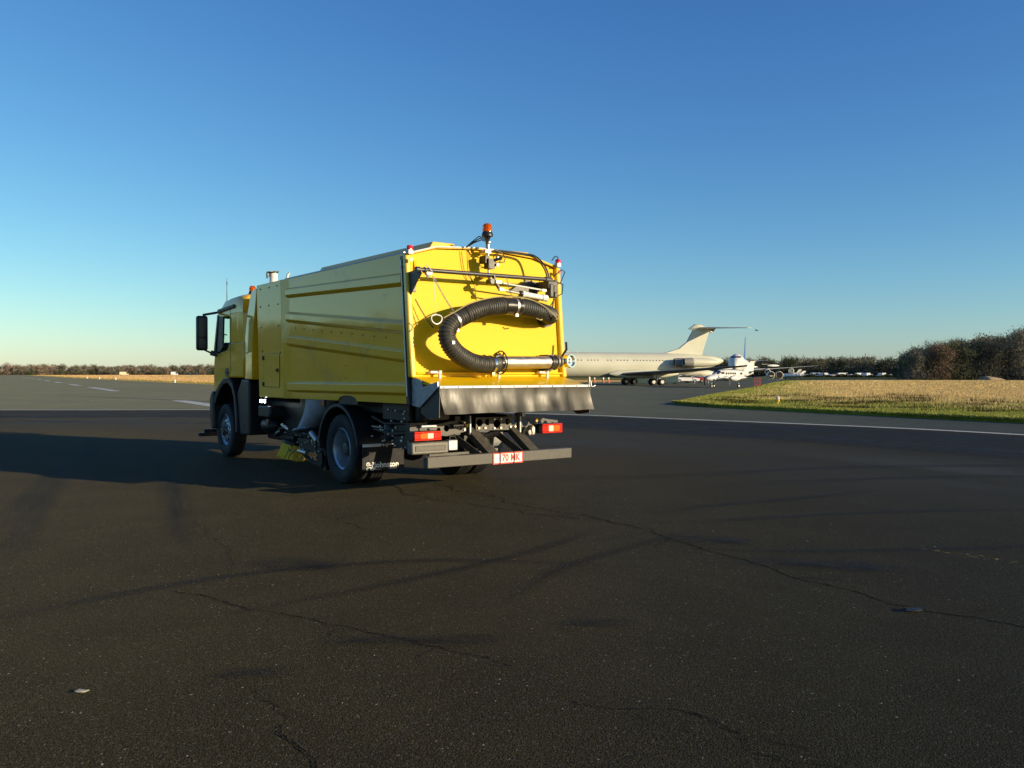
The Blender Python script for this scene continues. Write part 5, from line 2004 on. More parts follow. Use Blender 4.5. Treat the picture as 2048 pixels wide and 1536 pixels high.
r = np.random.default_rng(3)
sp = []
for k in range(190):     # wood on the right behind its front row
    q = r.random()
    x = 104 + 100 * q
    y = 240 + 55 * r.random() + max(0, (112 - x)) * 1.0
    if x / y > 0.468:
        sp.append((x, y))
woods("woodland", [p for p in sp if p[0] / p[1] < 0.535], 8.8, 10.6, 1300, 0.48, [BROWN, BROWN, OLIVE, GREY], 21, "brown leafless wood filling in behind the front row of trees")
woods("tall_woodland", [p for p in sp if p[0] / p[1] >= 0.535], 11.5, 14.0, 1300, 0.52, [BROWN, BROWN, OLIVE, GREY], 22, "taller brown leafless wood at the right end")
sp = []
for k in range(210):     # far line beyond the aircraft and the field
    az = math.radians(-5 + 34 * (k + r.random()) / 210)
    D = 470 - 30 * max(0, math.degrees(az) - 15) / 14 + 60 * r.random() ** 1.5
    sp.append((D * math.sin(az), D * math.cos(az)))
woods("far_treeline", sp, 8.4, 11.0, 800, 0.75, [BROWN, OLIVE, BROWN, CONIF, GREY], 23, "dark brown tree line across the far side of the airfield")
sp, sp2 = [], []
for k in range(230):     # sunlit line on the left, 800 m away
    az = math.radians(-38 + 34 * (k + r.random()) / 230)
    D = 790 + 90 * r.random()
    sp.append((D * math.sin(az), D * math.cos(az)))
woods("sunlit_treeline", sp, 7.0, 9.8, 700, 0.95, [(0.29, 0.22, 0.16), (0.25, 0.20, 0.145), (0.22, 0.18, 0.12), (0.19, 0.17, 0.11), (0.28, 0.20, 0.15)], 24, "russet and brown sunlit tree line far off on the left")  # twig colours lightened, with distance haze put into them
for k in range(90):
    az = math.radians(-38 + 34 * r.random())
    D = 770 + 15 * r.random()
    sp2.append((D * math.sin(az), D * math.cos(az)))
woods("dark_hedgerow", sp2, 2.0, 4.5, 200, 1.2, [CONIF, (0.05, 0.06, 0.03)], 25, "dark green hedge along the foot of the sunlit tree line")
sp = []
for k in range(150):     # wood further left, which the shaded side of the truck mirrors
    az = math.radians(-100 + 58 * (k + r.random()) / 150)
    D = 185 + 40 * r.random()
    sp.append((D * math.sin(az), D * math.cos(az)))
woods("side_woodland", sp, 9.5, 14, 330, 1.1, [BROWN, OLIVE, RUST, GREY], 26, "brown leafless wood beyond the left edge of the airfield")


# ------------------------------------------------------------------ aircraft helpers (local: nose +x, left wing +y, z up)
def fuselage(name, secs, mat, parent, n=28):
    """secs: (x, z centre, half width, half height)"""
    mb = MB()
    mb.loft([[(x, rw * math.cos(2 * math.pi * k / n), z + rh * math.sin(2 * math.pi * k / n)) for k in range(n)] for x, z, rw, rh in secs])
    return mb.build(name, mat, parent, smooth=60)


def airfoil(le, chord, th, axis, n=9):
    """closed section from leading edge le (x forward), chord backwards; thickness along axis 'z' or 'y'"""
    pts = []
    for sgn in (1, -1):
        rng = range(n) if sgn == 1 else range(n - 2, 0, -1)
        for i in rng:
            q = (i / (n - 1)) ** 1.6
            t_ = th * (1.48 * math.sqrt(q) - 0.63 * q - 1.76 * q * q + 1.42 * q ** 3 - 0.51 * q ** 4) * 1.0
            x = le[0] - chord * q
            if axis == 'z':
                pts.append((x, le[1], le[2] + sgn * t_))
            else:
                pts.append((x, le[1] + sgn * t_, le[2]))
    return pts


def wing(name, secs, mat, parent, axis='z'):
    mb = MB()
    mb.loft([airfoil(le, c, th, axis) for le, c, th in secs])
    return mb.build(name, mat, parent, smooth=50)


def gear_wheel(parent, x, y, r, w, leg_top=None, rim='rim'):
    mb = MB()
    mb.lathe([(r * 0.5, -w / 2), (r * 0.85, -w / 2), (r, -w * 0.3), (r, w * 0.3), (r * 0.85, w / 2), (r * 0.5, w / 2)], (x, y, r), (0, 1, 0), 20, cap=False)
    wl_ = mb.build("wheel", 'tyre', parent)
    mb = MB()
    mb.lathe([(r * 0.52, -w * 0.45), (r * 0.5, -w * 0.3), (0, -w * 0.3)], (x, y, r), (0, 1, 0), 16)
    mb.lathe([(r * 0.52, w * 0.45), (r * 0.5, w * 0.3), (0, w * 0.3)], (x, y, r), (0, 1, 0), 16)
    mb.build("hub", rim, wl_)
    return wl_


# ---- big grey jet with tail-mounted engines and high tailplane
M['jet_grey'] = simple("hemp_grey_paint", (0.545, 0.53, 0.41), 0.45, 0, 0.05, 0.35, spec=0.4)
M['jet_under'] = simple("grey_wing_underside", (0.20, 0.19, 0.165), 0.5, 0, 0.12, 0.6)  # darker than the fuselage grey: shade under the wing put into the colour
VC = empty("tail_engined_jet", (20.3, 119.5, 0), math.pi + math.radians(13))
tag(VC, "large cream grey jet airliner with high tailplane parked side on behind the truck", "airliner")
R_ = 1.72
fz = 2.78
fuselage("fuselage", [(26.0, fz - 0.5, 0.05, 0.05), (25.5, fz - 0.4, 0.55, 0.5), (24.0, fz - 0.2, 1.25, 1.2), (21.5, fz, 1.65, 1.62), (19, fz, R_, R_), (8, fz, R_, R_), (2, fz, R_, R_), (-1.0, fz, R_, R_ * 0.99),
                      (-3.5, fz + 0.14, 1.55, 1.52), (-6.0, fz + 0.32, 1.2, 1.2), (-8.2, fz + 0.55, 0.75, 0.8), (-9.4, fz + 0.62, 0.4, 0.45), (-10.0, fz + 0.64, 0.1, 0.15)], 'jet_grey', VC)
mb = MB()
for k in range(44):
    x = 20.0 - k * 0.47
    if k in (5, 6, 7, 14, 15, 19, 24, 25, 28, 33):
        continue
    for s in (-1, 1):
        a = 0.20
        mb.obox((x, s * 1.598, fz + 0.62), (x + 0.13, s * 1.598, fz + 0.62), 0.04, 0.17)
pieces(mb, "cabin_window", 'dark_glass', VC, smooth=0)
mb = MB()
mb.box(14.1, 14.25, -0.06, 0.06, fz + R_ - 0.02, fz + R_ + 0.35)
mb.box(12.9, 13.1, -0.04, 0.04, fz + R_ - 0.02, fz + R_ + 0.12)
mb.box(11.6, 11.8, -0.04, 0.04, fz + R_ - 0.02, fz + R_ + 0.10)
pieces(mb, "blade_antenna", 'jet_grey', VC)
# fin with long root fillet
mb = MB()
prof = [(-0.9, fz + 1.66), (-3.2, fz + 2.35), (-4.4, fz + 3.3), (-5.25, fz + 4.9), (-5.7, fz + 5.55), (-7.9, fz + 5.0), (-7.6, fz + 4.3), (-6.55, fz + 1.2), (-4.5, fz + 1.0)]
def sym(pts, th0, th1, z0, z1):
    L_, R2 = [], []
    for x, z in pts:
        q = (z - z0) / (z1 - z0)
        th = th0 + (th1 - th0) * q
        L_.append((x, th, z))
        R2.append((x, -th, z))
    return L_, R2
L_, R2 = sym(prof, 0.30, 0.12, fz + 1.0, fz + 5.5)
# rounded leading edge: inner polygon thicker than the outline
cx_ = sum(p[0] for p in prof) / len(prof)
out = [(x, 0, z) for x, z in prof]
mb.add(L_ + R2, [tuple(range(len(prof))), tuple(range(2 * len(prof) - 1, len(prof) - 1, -1))] + [(i, i + len(prof), (i + 1) % len(prof) + len(prof), (i + 1) % len(prof)) for i in range(len(prof))])
mb.build("fin", 'jet_grey', VC, smooth=30, bevel=0.08)
fuselage("fin_fairing", [(-4.6, fz + 5.12, 0.02, 0.02), (-5.0, fz + 5.2, 0.22, 0.18), (-5.6, fz + 5.45, 0.40, 0.36), (-6.4, fz + 5.45, 0.42, 0.36), (-7.4, fz + 5.1, 0.34, 0.3), (-8.1, fz + 4.75, 0.18, 0.15), (-8.5, fz + 4.65, 0.03, 0.03)], 'jet_grey', VC, 18)
for s in (-1, 1):
    wing("tailplane", [((-5.9, s * 0.2, fz + 5.30), 3.1, 0.26), ((-10.4, s * 6.2, fz + 5.05), 1.1, 0.07)], 'jet_grey', VC)
    wing("wing", [((6.6, s * 1.5, 1.5), 7.2, 0.55), ((1.7, s * 7.5, 1.95), 4.6, 0.32), ((-6.2, s * 17.5, 2.75), 1.5, 0.07)], 'jet_under', VC)
    mb = MB()
    for q in (0.35, 0.55, 0.72, 0.86):
        y = 1.5 + 16 * q
        x = 3.8 - 12.4 * q - 2.2
        z = 1.72 + 1.05 * q
        mb.lathe([(0.02, 0), (0.14, 0.4), (0.16, 0.9), (0.10, 1.4), (0.02, 1.7)], (x + 0.8, s * y, z - 0.02), (-1, 0, 0), 10)
    pieces(mb, "flap_fairing", 'white_metal', VC)
    mb = MB()
    mb.loft([[(x, s * (1.62 + w * math.cos(a)), 1.55 + h * math.sin(a)) for a in [2 * math.pi * k / 16 for k in range(16)]] for x, w, h in ((7.6, 0.05, 0.1), (6.4, 0.45, 0.5), (3.0, 0.55, 0.62), (-0.5, 0.4, 0.5), (-2.5, 0.05, 0.1))])
    mb.build("wing_fairing", 'jet_grey', VC, smooth=60)
    # paired engine pods
    for j in (0, 1):
        yy = s * (2.35 + 1.1 * j)
        x0 = -1.5 - 0.9 * j
        zz = fz + 0.36
        mb = MB()
        mb.lathe([(0.42, 0.5), (0.47, 0.12), (0.50, 0.0), (0.55, 0.06), (0.60, 0.5), (0.62, 1.6), (0.60, 3.0), (0.50, 4.2), (0.36, 4.9)], (x0, yy, zz), (-1, 0, 0), 24, cap=False)
        pod = mb.build("engine_pod", 'jet_grey', VC, smooth=50)
        mb = MB()
        mb.lathe([(0.46, 0.10), (0.44, 0.14), (0, 0.14)], (x0, yy, zz), (-1, 0, 0), 20)
        mb.lathe([(0.34, 4.7), (0, 4.7)], (x0, yy, zz), (-1, 0, 0), 20)
        mb.build("intake_fan", 'black', pod)  # black disc near the lip stands for the shadow inside the pod
        mb = MB()
        mb.ring((x0, yy, zz), (1, 0, 0), 0.52, 0.045, 24, 6)
        mb.build("intake_lip", 'steel', pod)
        mb = MB()
        mb.lathe([(0.56, 0.05), (0.615, 0.5), (0.635, 1.25), (0.60, 1.27)], (x0, yy, zz), (-1, 0, 0), 24, cap=False)
        mb.build("intake_duct", 'jet_under', pod, smooth=50)
    mb = MB()
    mb.box(-6.2, -2.6, s * 1.2 if s > 0 else s * 2.2, s * 2.2 if s > 0 else s * 1.2, fz + 0.2, fz + 0.55)
    mb.build("engine_pylon", 'jet_grey', VC, smooth=0, bevel=0.08)
    # main gear bogie
    mb = MB()
    gx, gy = (3.0 if s < 0 else 1.3), s * 3.0
    mb.tube([(gx, gy, 1.6), (gx, gy, 0.5)], 0.13, 10)
    mb.tube([(gx - 0.8, gy, 0.46), (gx + 0.8, gy, 0.46)], 0.10, 8)
    mb.box(gx - 0.6, gx + 0.5, gy - 0.05, gy + 0.05, 0.9, 1.6)
    mb.build("gear_leg", 'galv', VC)
    for dx in (-0.62, 0.62):
        for dy in (-0.35, 0.35):
            gear_wheel(VC, gx + dx, gy + dy, 0.48, 0.34, rim='white_metal')
mb = MB()
mb.tube([(20.5, 0, 1.4), (20.5, 0, 0.4)], 0.1, 8)
mb.build("gear_leg", 'galv', VC)
for dy in (-0.25, 0.25):
    gear_wheel(VC, 20.5, dy, 0.4, 0.25)

# ---- jumbo jet nose-on in the distance
M['jet_white'] = simple("white_aircraft_paint", (0.64, 0.62, 0.56), 0.35, 0, 0.04, 0.2, spec=0.4)
M['jet_blue'] = simple("blue_tail_paint", (0.035, 0.09, 0.30), 0.4, 0, 0.1, 0.3)
M['jet_cream'] = simple("cream_cowling", (0.60, 0.54, 0.40), 0.5, 0, 0.06, 0.6)
hd = math.atan2(-60.0, -20.5)
JB = empty("jumbo_jet", (107.2, 401, 0), hd)
tag(JB, "white jumbo jet with blue fin seen nose on far behind the parked aircraft", "airliner")
fuselage("fuselage", [(36.5, 4.7, 0.1, 0.1), (35.8, 4.75, 1.0, 1.2), (34.2, 5.0, 2.1, 2.5), (31.5, 5.6, 3.0, 3.6), (28, 6.0, 3.35, 4.3), (24, 6.1, 3.4, 4.35), (18, 5.95, 3.4, 4.2), (11, 5.5, 3.4, 3.55), (0, 5.3, 3.4, 3.4), (-14, 5.4, 3.4, 3.35),
                      (-24, 6.2, 2.5, 2.5), (-31, 7.0, 1.2, 1.3), (-34, 7.3, 0.4, 0.5)], 'jet_white', JB)
mb = MB()
for k in range(-3, 4):
    a0, a1 = math.radians(k * 19 - 8), math.radians(k * 19 + 8)
    xx = lambda a: 31.5 - 1.3 * (1 - math.cos(a)) * 3
    mb.add([(xx(a0) + 1.15, 2.6 * math.sin(a0), 8.6), (xx(a1) + 1.15, 2.6 * math.sin(a1), 8.6), (xx(a1) + 0.45, 2.45 * math.sin(a1), 9.25), (xx(a0) + 0.45, 2.45 * math.sin(a0), 9.25),
            (xx(a0) - 1.5, 2.2 * math.sin(a0), 8.6), (xx(a1) - 1.5, 2.2 * math.sin(a1), 8.6), (xx(a1) - 1.5, 2.1 * math.sin(a1), 9.25), (xx(a0) - 1.5, 2.1 * math.sin(a0), 9.25)],
           [(0, 1, 2, 3), (4, 7, 6, 5), (0, 3, 7, 4), (1, 5, 6, 2), (3, 2, 6, 7), (0, 4, 5, 1)])
pieces(mb, "cockpit_window", 'dark_glass', JB, smooth=0)
wing("fin", [((-22.0, 0, 8.0), 10.5, 0.55), ((-31.5, 0, 20.3), 4.2, 0.22)], 'jet_blue', JB, 'y')
for s in (-1, 1):
    wing("wing", [((11, s * 2.6, 3.4), 14.0, 0.95), ((0.5, s * 14, 3.9), 7.6, 0.45), ((-15.5, s * 34.5, 5.5), 3.4, 0.16)], 'jet_white', JB)
    wing("tailplane", [((-25, s * 1.2, 7.6), 8.5, 0.4), ((-33.5, s * 11, 8.4), 2.6, 0.12)], 'jet_white', JB)
    for y, x, z, cap in ((12.5, 5.2, 2.5, False), (22.5, -3.0, 3.0, True)):
        mb = MB()
        mb.lathe([(1.0, 0.4), (1.12, 0.0), (1.25, 0.12), (1.32, 1.0), (1.25, 2.6), (0.9, 3.6), (0.5, 5.0)], (x + 3.0, s * y, z), (-1, 0, 0), 22, cap=False)
        e = mb.build("engine", 'jet_cream' if cap else 'jet_white', JB, smooth=50)
        mb = MB()
        mb.lathe([(1.12, 0.06), (0.0, 0.1)], (x + 3.0, s * y, z), (-1, 0, 0), 20)
        mb.build("intake_cover" if cap else "intake_fan", 'jet_cream' if cap else 'black', e)
        mb = MB()
        mb.box(x - 3.5, x + 2.0, s * y - 0.18, s * y + 0.18, z + 1.0, z + 1.6)
        mb.build("engine_pylon", 'jet_white', JB, smooth=0)
    for gx, gy in ((-2, 1.9), (-5, 5.5)):
        mb = MB()
        mb.tube([(gx, s * gy, 3.0), (gx, s * gy, 0.6)], 0.25, 8)
        mb.build("gear_leg", 'galv', JB)
        for dx in (-0.8, 0.8):
            gear_wheel(JB, gx + dx, s * gy, 0.62, 0.9)
mb = MB()
mb.tube([(25, 0, 2.6), (25, 0, 0.5)], 0.2, 8)
mb.build("gear_leg", 'galv', JB)
gear_wheel(JB, 25, 0, 0.6, 0.9)

# ---- small twin turboprop in front
TP = empty("turboprop_plane", (25.05, 98.3, 0), math.pi + math.radians(38))
tag(TP, "small white twin propeller plane parked under the big jet's wing tip", "light aircraft")
fuselage("fuselage", [(4.25, 1.02, 0.03, 0.03), (4.1, 1.03, 0.18, 0.16), (3.6, 1.08, 0.36, 0.32), (3.0, 1.14, 0.46, 0.40), (2.45, 1.25, 0.56, 0.52), (1.9, 1.40, 0.60, 0.64), (0.6, 1.42, 0.60, 0.66), (-0.8, 1.44, 0.58, 0.62),
                      (-2.4, 1.55, 0.38, 0.40), (-3.8, 1.66, 0.18, 0.20), (-4.4, 1.72, 0.05, 0.06)], 'jet_white', TP, 22)
mb = MB()
mb.add([(2.72, -0.42, 1.56), (2.72, 0.42, 1.56), (2.2, 0.42, 1.92), (2.2, -0.42, 1.92), (2.2, -0.42, 1.5), (2.2, 0.42, 1.5)], [(0, 1, 2, 3), (0, 3, 4), (1, 5, 2), (0, 4, 5, 1), (2, 5, 4, 3)])
for s in (-1, 1):
    mb.obox((2.12, s * 0.565, 1.66), (1.75, s * 0.575, 1.68), 0.05, 0.26)
pieces(mb, "cockpit_window", 'dark_glass', TP, smooth=0)
mb = MB()
for x in (1.25, 0.85, 0.45, 0.05, -0.35, -1.5):
    for s in (-1, 1):
        mb.obox((x, s * 0.592, 1.62), (x + 0.24, s * 0.592, 1.62), 0.03, 0.22)
pieces(mb, "cabin_window", 'dark_glass', TP, smooth=0)
mb = MB()
for s in (-1, 1):
    mb.obox((2.6, s * 0.55, 1.18), (-3.6, s * 0.205, 1.58), 0.03, 0.05)
    mb.obox((1.8, s * 0.585, 1.24), (-2.6, s * 0.36, 1.45), 0.03, 0.09)
pieces(mb, "livery_stripe", 'jet_blue', TP, smooth=0)
wing("fin", [((-2.5, 0, 1.85), 1.9, 0.10), ((-3.75, 0, 3.0), 0.85, 0.05)], 'jet_white', TP, 'y')
mb = MB()
mb.box(-4.65, -3.7, -0.10, 0.10, 2.94, 3.08)
mb.build("fin_cap", 'jet_cream', TP, smooth=0, bevel=0.03)
for s in (-1, 1):
    wing("tailplane", [((-3.3, s * 0.1, 1.85), 1.1, 0.06), ((-3.9, s * 2.1, 2.05), 0.6, 0.03)], 'jet_white', TP)
    wing("wing", [((1.2, s * 0.45, 0.98), 1.9, 0.13), ((0.55, s * 2.1, 1.05), 1.6, 0.11), ((0.1, s * 5.4, 1.35), 0.85, 0.05)], 'jet_white', TP)
    fuselage("engine_nacelle", [(2.25, 1.10, 0.10, 0.10), (2.0, 1.09, 0.24, 0.26), (1.3, 1.08, 0.30, 0.33), (0.2, 1.06, 0.28, 0.28), (-0.9, 1.06, 0.10, 0.08)], 'jet_white', TP, 18).location = (0, s * 1.75, 0)
    mb = MB()
    mb.lathe([(0.10, 0), (0.09, 0.08), (0.04, 0.2), (0, 0.24)], (2.25, s * 1.75, 1.10), (1, 0, 0), 14)
    sp_ = mb.build("propeller_spinner", 'black', TP)
    mb = MB()
    for k in range(3):
        a = 0.5 + k * 2.094
        d = Vector((0, math.cos(a), math.sin(a)))
        mb.obox(Vector((2.30, s * 1.75, 1.10)), Vector((2.30, s * 1.75, 1.10)) + d * 0.82, 0.13, 0.03, (0.4, -math.sin(a), math.cos(a)))
    mb.build("propeller_blades", 'black', sp_)
    mb = MB()
    mb.tube([(0.7, s * 1.75, 0.9), (0.7, s * 1.75, 0.22)], 0.05, 8)
    mb.build("gear_leg", 'galv', TP)
    gear_wheel(TP, 0.7, s * 1.75, 0.22, 0.16, rim='white_metal')
mb = MB()
mb.tube([(3.2, 0, 0.9), (3.25, 0, 0.2)], 0.045, 8)
mb.build("gear_leg", 'galv', TP)
gear_wheel(TP, 3.25, 0, 0.19, 0.14, rim='white_metal')

# ---- two loose jet engines on stands
for x, lab in ((64.05, "round jet engine on a stand, the nearer one to the red frame"), (66.15, "round jet engine on a stand, the one further from the red frame")):
    e = empty("jet_engine", (x, 212, 0), math.radians(-95))
    tag(e, lab, "jet engine", "loose jet engines on transport stands")
    mb = MB()
    mb.lathe([(0.70, 0.35), (0.80, 0.0), (0.90, 0.08), (0.96, 0.6), (0.92, 1.6), (0.6, 2.4), (0.35, 3.0)], (1.0, 0, 1.3), (-1, 0, 0), 26, cap=False)
    mb.build("cowling", 'jet_cream', e, smooth=50)
    mb = MB()
    mb.lathe([(0.785, 0.06), (0.76, 0.12), (0.25, 0.14), (0.0, 0.02)], (1.0, 0, 1.3), (-1, 0, 0), 22)
    mb.build("fan", 'black', e)
    mb = MB()
    mb.box(-1.3, 0.9, -0.75, -0.65, 0.12, 0.22)
    mb.box(-1.3, 0.9, 0.65, 0.75, 0.12, 0.22)
    for a in (-1.1, 0.6):
        mb.obox((a, -0.7, 0.2), (a, -0.35, 0.75), 0.08, 0.08)
        mb.obox((a, 0.7, 0.2), (a, 0.35, 0.75), 0.08, 0.08)
        mb.box(a - 0.05, a + 0.05, -0.7, 0.7, 0.14, 0.2)
        for s in (-1, 1):
            mb.lathe([(0.12, -0.05), (0.12, 0.05)], (a, s * 0.7, 0.12), (0, 1, 0), 10)
    mb.build("transport_stand", 'galv', e, smooth=0)


# ---- vehicles
def vehicle(name, loc, rz, L, Wd, Hh, kind, mat, label, cat, group=None):
    v = empty(name, (loc[0], loc[1], 0), rz)
    tag(v, label, cat, group)
    h2 = L / 2
    if kind == 'van':
        prof = [(-h2, 0.35), (h2, 0.35), (h2, 0.95), (h2 - 0.25, 1.15), (h2 - 0.95, Hh), (-h2 + 0.05, Hh)]
    else:
        prof = [(-h2, 0.32), (h2, 0.32), (h2, 0.75), (h2 - 1.1, 0.92), (h2 - 1.8, Hh), (-h2 + 1.0, Hh), (-h2 + 0.25, 0.95), (-h2, 0.88)]
    mb = MB()
    mb.loft([[(x, y * (0.94 if abs(y) > Wd * 0.49 else 1), z) for x, z in prof] for y in (-Wd / 2, -Wd * 0.42, Wd * 0.42, Wd / 2)])
    mb.build("body", mat, v, smooth=30, bevel=0.05)
    mb = MB()
    if kind == 'van':
        mb.prism([(h2 - 0.33, 1.18), (h2 - 0.85, Hh - 0.15), (h2 - 1.6, Hh - 0.15), (h2 - 1.6, 1.2)], -Wd / 2 * 1.005, Wd / 2 * 1.005, 'Y')
    else:
        mb.prism([(h2 - 1.25, 0.95), (h2 - 1.85, Hh - 0.1), (-h2 + 1.05, Hh - 0.1), (-h2 + 0.45, 0.98)], -Wd / 2 * 1.005, Wd / 2 * 1.005, 'Y')
    mb.build("windows", 'dark_glass', v, smooth=0)
    for a in (-h2 + 0.8, h2 - 0.85):
        for s in (-1, 1):
            gear_wheel(v, a, s * (Wd / 2 - 0.1), 0.32, 0.2)
    return v


M['car_white'] = simple("white_car_paint", (0.75, 0.74, 0.72), 0.25, 0, 0.04, 1, coat=0.6)
M['car_cream'] = simple("cream_van_paint", (0.62, 0.54, 0.36), 0.35, 0, 0.05, 1)
M['car_dark'] = simple("dark_car_paint", (0.03, 0.04, 0.05), 0.25, 0, 0.1, 1, coat=0.6)
M['car_red'] = simple("red_car_paint", (0.35, 0.03, 0.02), 0.3, 0, 0.1, 1, coat=0.6)
# line of parked vehicles below the far trees: one car and one van, copied with their parts
def pix(px, D):     # lateral position of a far thing from the direction it is seen in
    return ((px - 1024) / 1709.94 * D, D)
line = [(1596, 'van'), (1608, 'car'), (1618, 'car'), (1629, 'van'), (1640, 'van'), (1648, 'van'), (1658, 'car'), (1667, 'car'), (1679, 'car'), (1686, 'van'), (1703, 'car'), (1710, 'car'), (1722, 'van'), (1731, 'van'),
        (1740, 'car'), (1762, 'van'), (1770, 'car'), (1777, 'car')]
first = {}
G1 = "vehicles parked in a row under the far trees"
LB = {'van': "small white van in the row of vehicles parked under the far trees", 'car': "small white car in the row of vehicles parked under the far trees"}
for px, k in line:
    x, y = pix(px, 396 + random.uniform(-3, 3))
    rz = random.choice([0.1, 1.5, 1.7, 3.1, -1.4])
    if k not in first:
        first[k] = vehicle("parked_van" if k == 'van' else "parked_car", (x, y), rz, 5.2 if k == 'van' else 4.3, 1.95 if k == 'van' else 1.75, 2.1 if k == 'van' else 1.45, k, 'car_white', LB[k], k, G1)
    else:
        c = copy_tree(first[k])
        c.location = (x, y, 0)
        c.rotation_euler = (0, 0, rz)
r = np.random.default_rng(31)
n = 9000
pxs = 1585 + 215 * r.random(n)
dd = 385 + 4 * r.random(n)
hx, hy = (pxs - 1024) / 1709.94 * dd, dd
hh = 0.25 + (0.75 + 0.35 * np.sin(pxs * 0.21) + 0.25 * np.sin(pxs * 0.067 + 1)) * r.random(n)
a_ = r.random(n) * 6.283
V = np.zeros((n, 3, 3))
V[:, 0] = np.stack([hx - np.cos(a_) * 0.3, hy - np.sin(a_) * 0.3, hh - 0.5], 1)
V[:, 1] = np.stack([hx + np.cos(a_) * 0.3, hy + np.sin(a_) * 0.3, hh - 0.5], 1)
V[:, 2] = np.stack([hx + r.normal(0, .15, n), hy + r.normal(0, .15, n), hh + 0.3], 1)
hg = tri_mesh("low_scrub", V.reshape(-1, 3), np.array([[0.06, 0.07, 0.03]]) * (0.6 + 0.8 * r.random(n))[:, None], M['twig'])
hg['kind'] = 'stuff'
hg['label'] = "low dark scrub in front of the row of parked vehicles"
# vehicles and kit behind the big jet
x, y = pix(1372, 150)
vehicle("parked_car", (x, y), 0.1, 4.4, 1.75, 1.4, 'car', 'car_white', "white saloon car parked beyond the big jet's rear fuselage", "car")
x, y = pix(1388, 152)
vehicle("parked_car", (x, y), 0.05, 4.2, 1.75, 1.35, 'car', 'car_red', "red car parked end to end with the white saloon beyond the jet", "car")
x, y = pix(1338, 168)
vehicle("parked_van", (x, y), 0.0, 6.2, 2.2, 2.3, 'van', 'car_cream', "cream van parked under the big jet's rear fuselage", "van")
x, y = pix(248, 640)
vehicle("parked_van", (x, y), 0.5, 6.4, 2.4, 2.6, 'van', 'car_cream', "cream van on the far grass at left, left of the white one", "van")
x, y = pix(349, 640)
vehicle("parked_van", (x, y), 0.3, 5.0, 2.2, 2.6, 'van', 'car_white', "white van on the far grass at left, beside the dark cars", "van")
for px, lab in ((377, "dark car on the far grass, next to the white van"), (391, "dark car on the far grass, further from the white van")):
    x, y = pix(px, 650)
    vehicle("parked_car", (x, y), 0.2, 5.0, 2.0, 1.8, 'car', 'car_dark', lab, "car", "dark cars on the far grass")
# teal container and loading steps under the jet
M['teal'] = simple("teal_container_paint", (0.05, 0.10, 0.11), 0.5, 0, 0.15, 1)
cn = empty("freight_container", (21.9, 131, 0), 0.06)
tag(cn, "long dark teal container standing behind the jet's wheels", "container")
mb = MB()
mb.box(-3.4, 3.4, -1.0, 1.0, 0.25, 1.5)
mb.build("body", 'teal', cn, smooth=0, bevel=0.03)
mb = MB()
for k in range(24):
    mb.box(-3.3 + k * 0.28, -3.2 + k * 0.28, -1.03, -1.0, 0.35, 1.4)
mb.build("side_corrugation", 'teal', cn, smooth=0)
mb = MB()
for a in (-3.1, 3.1):
    for s in (-0.85, 0.85):
        mb.box(a - 0.15, a + 0.15, s - 0.12, s + 0.12, 0.0, 0.25)
pieces(mb, "skid", 'black', cn, smooth=0)
mb = MB()
mb.box(-3.1, -2.2, -1.04, -1.032, 1.05, 1.4)
mb.build("notice_panel", 'jet_cream', cn, smooth=0)
# canvas-covered glider shape beside the container
g = empty("covered_glider", (30.6, 139, 0), 0.2)
tag(g, "cream sheeted machine with a pointed end behind the jet's wing", "covered machine")
fuselage("canvas_cover", [(-3.4, 1.55, 0.05, 0.1), (-2.4, 1.6, 0.5, 0.45), (-0.6, 1.75, 0.7, 0.55), (0.8, 1.6, 0.7, 0.7), (2.2, 1.5, 0.4, 0.5), (2.9, 1.5, 0.05, 0.1)], 'jet_cream', g, 14)
mb = MB()
for a in (-1.2, 1.2):
    mb.obox((a, -0.6, 0), (a, 0, 1.4), 0.08, 0.08)
    mb.obox((a, 0.6, 0), (a, 0, 1.4), 0.08, 0.08)
mb.build("trestle", 'galv', g, smooth=0)
# white fins of two small aircraft behind the engines
for px, D, h, lab in ((1575, 255, 2.9, "white swept fin of a small jet just right of the loose engines"), (1584, 262, 2.5, "pale grey swept fin of a small jet, the rightmost aircraft on the apron")):
    x, y = pix(px, D)
    a = empty("small_jet", (x, y, 0), math.radians(195))
    tag(a, lab, "light aircraft")
    fuselage("fuselage", [(5.0, 0.9, 0.05, 0.05), (4.2, 0.95, 0.35, 0.35), (2.5, 1.05, 0.55, 0.6), (0, 1.05, 0.6, 0.6), (-2.5, 1.1, 0.4, 0.4), (-4.2, 1.2, 0.12, 0.15)], 'jet_white' if h > 2.7 else 'galv', a, 16)
    wing("fin", [((-2.0, 0, 1.1), 2.0, 0.09), ((-3.9, 0, h), 1.0, 0.05)], 'jet_white' if h > 2.7 else 'galv', a, 'y')
    for s in (-1, 1):
        wing("wing", [((0.9, s * 0.4, 0.8), 1.9, 0.1), ((-0.6, s * 4.2, 0.95), 0.8, 0.05)], 'jet_white', a)
        gear_wheel(a, -0.2, s * 1.2, 0.22, 0.16)
    gear_wheel(a, 3.2, 0, 0.2, 0.14)

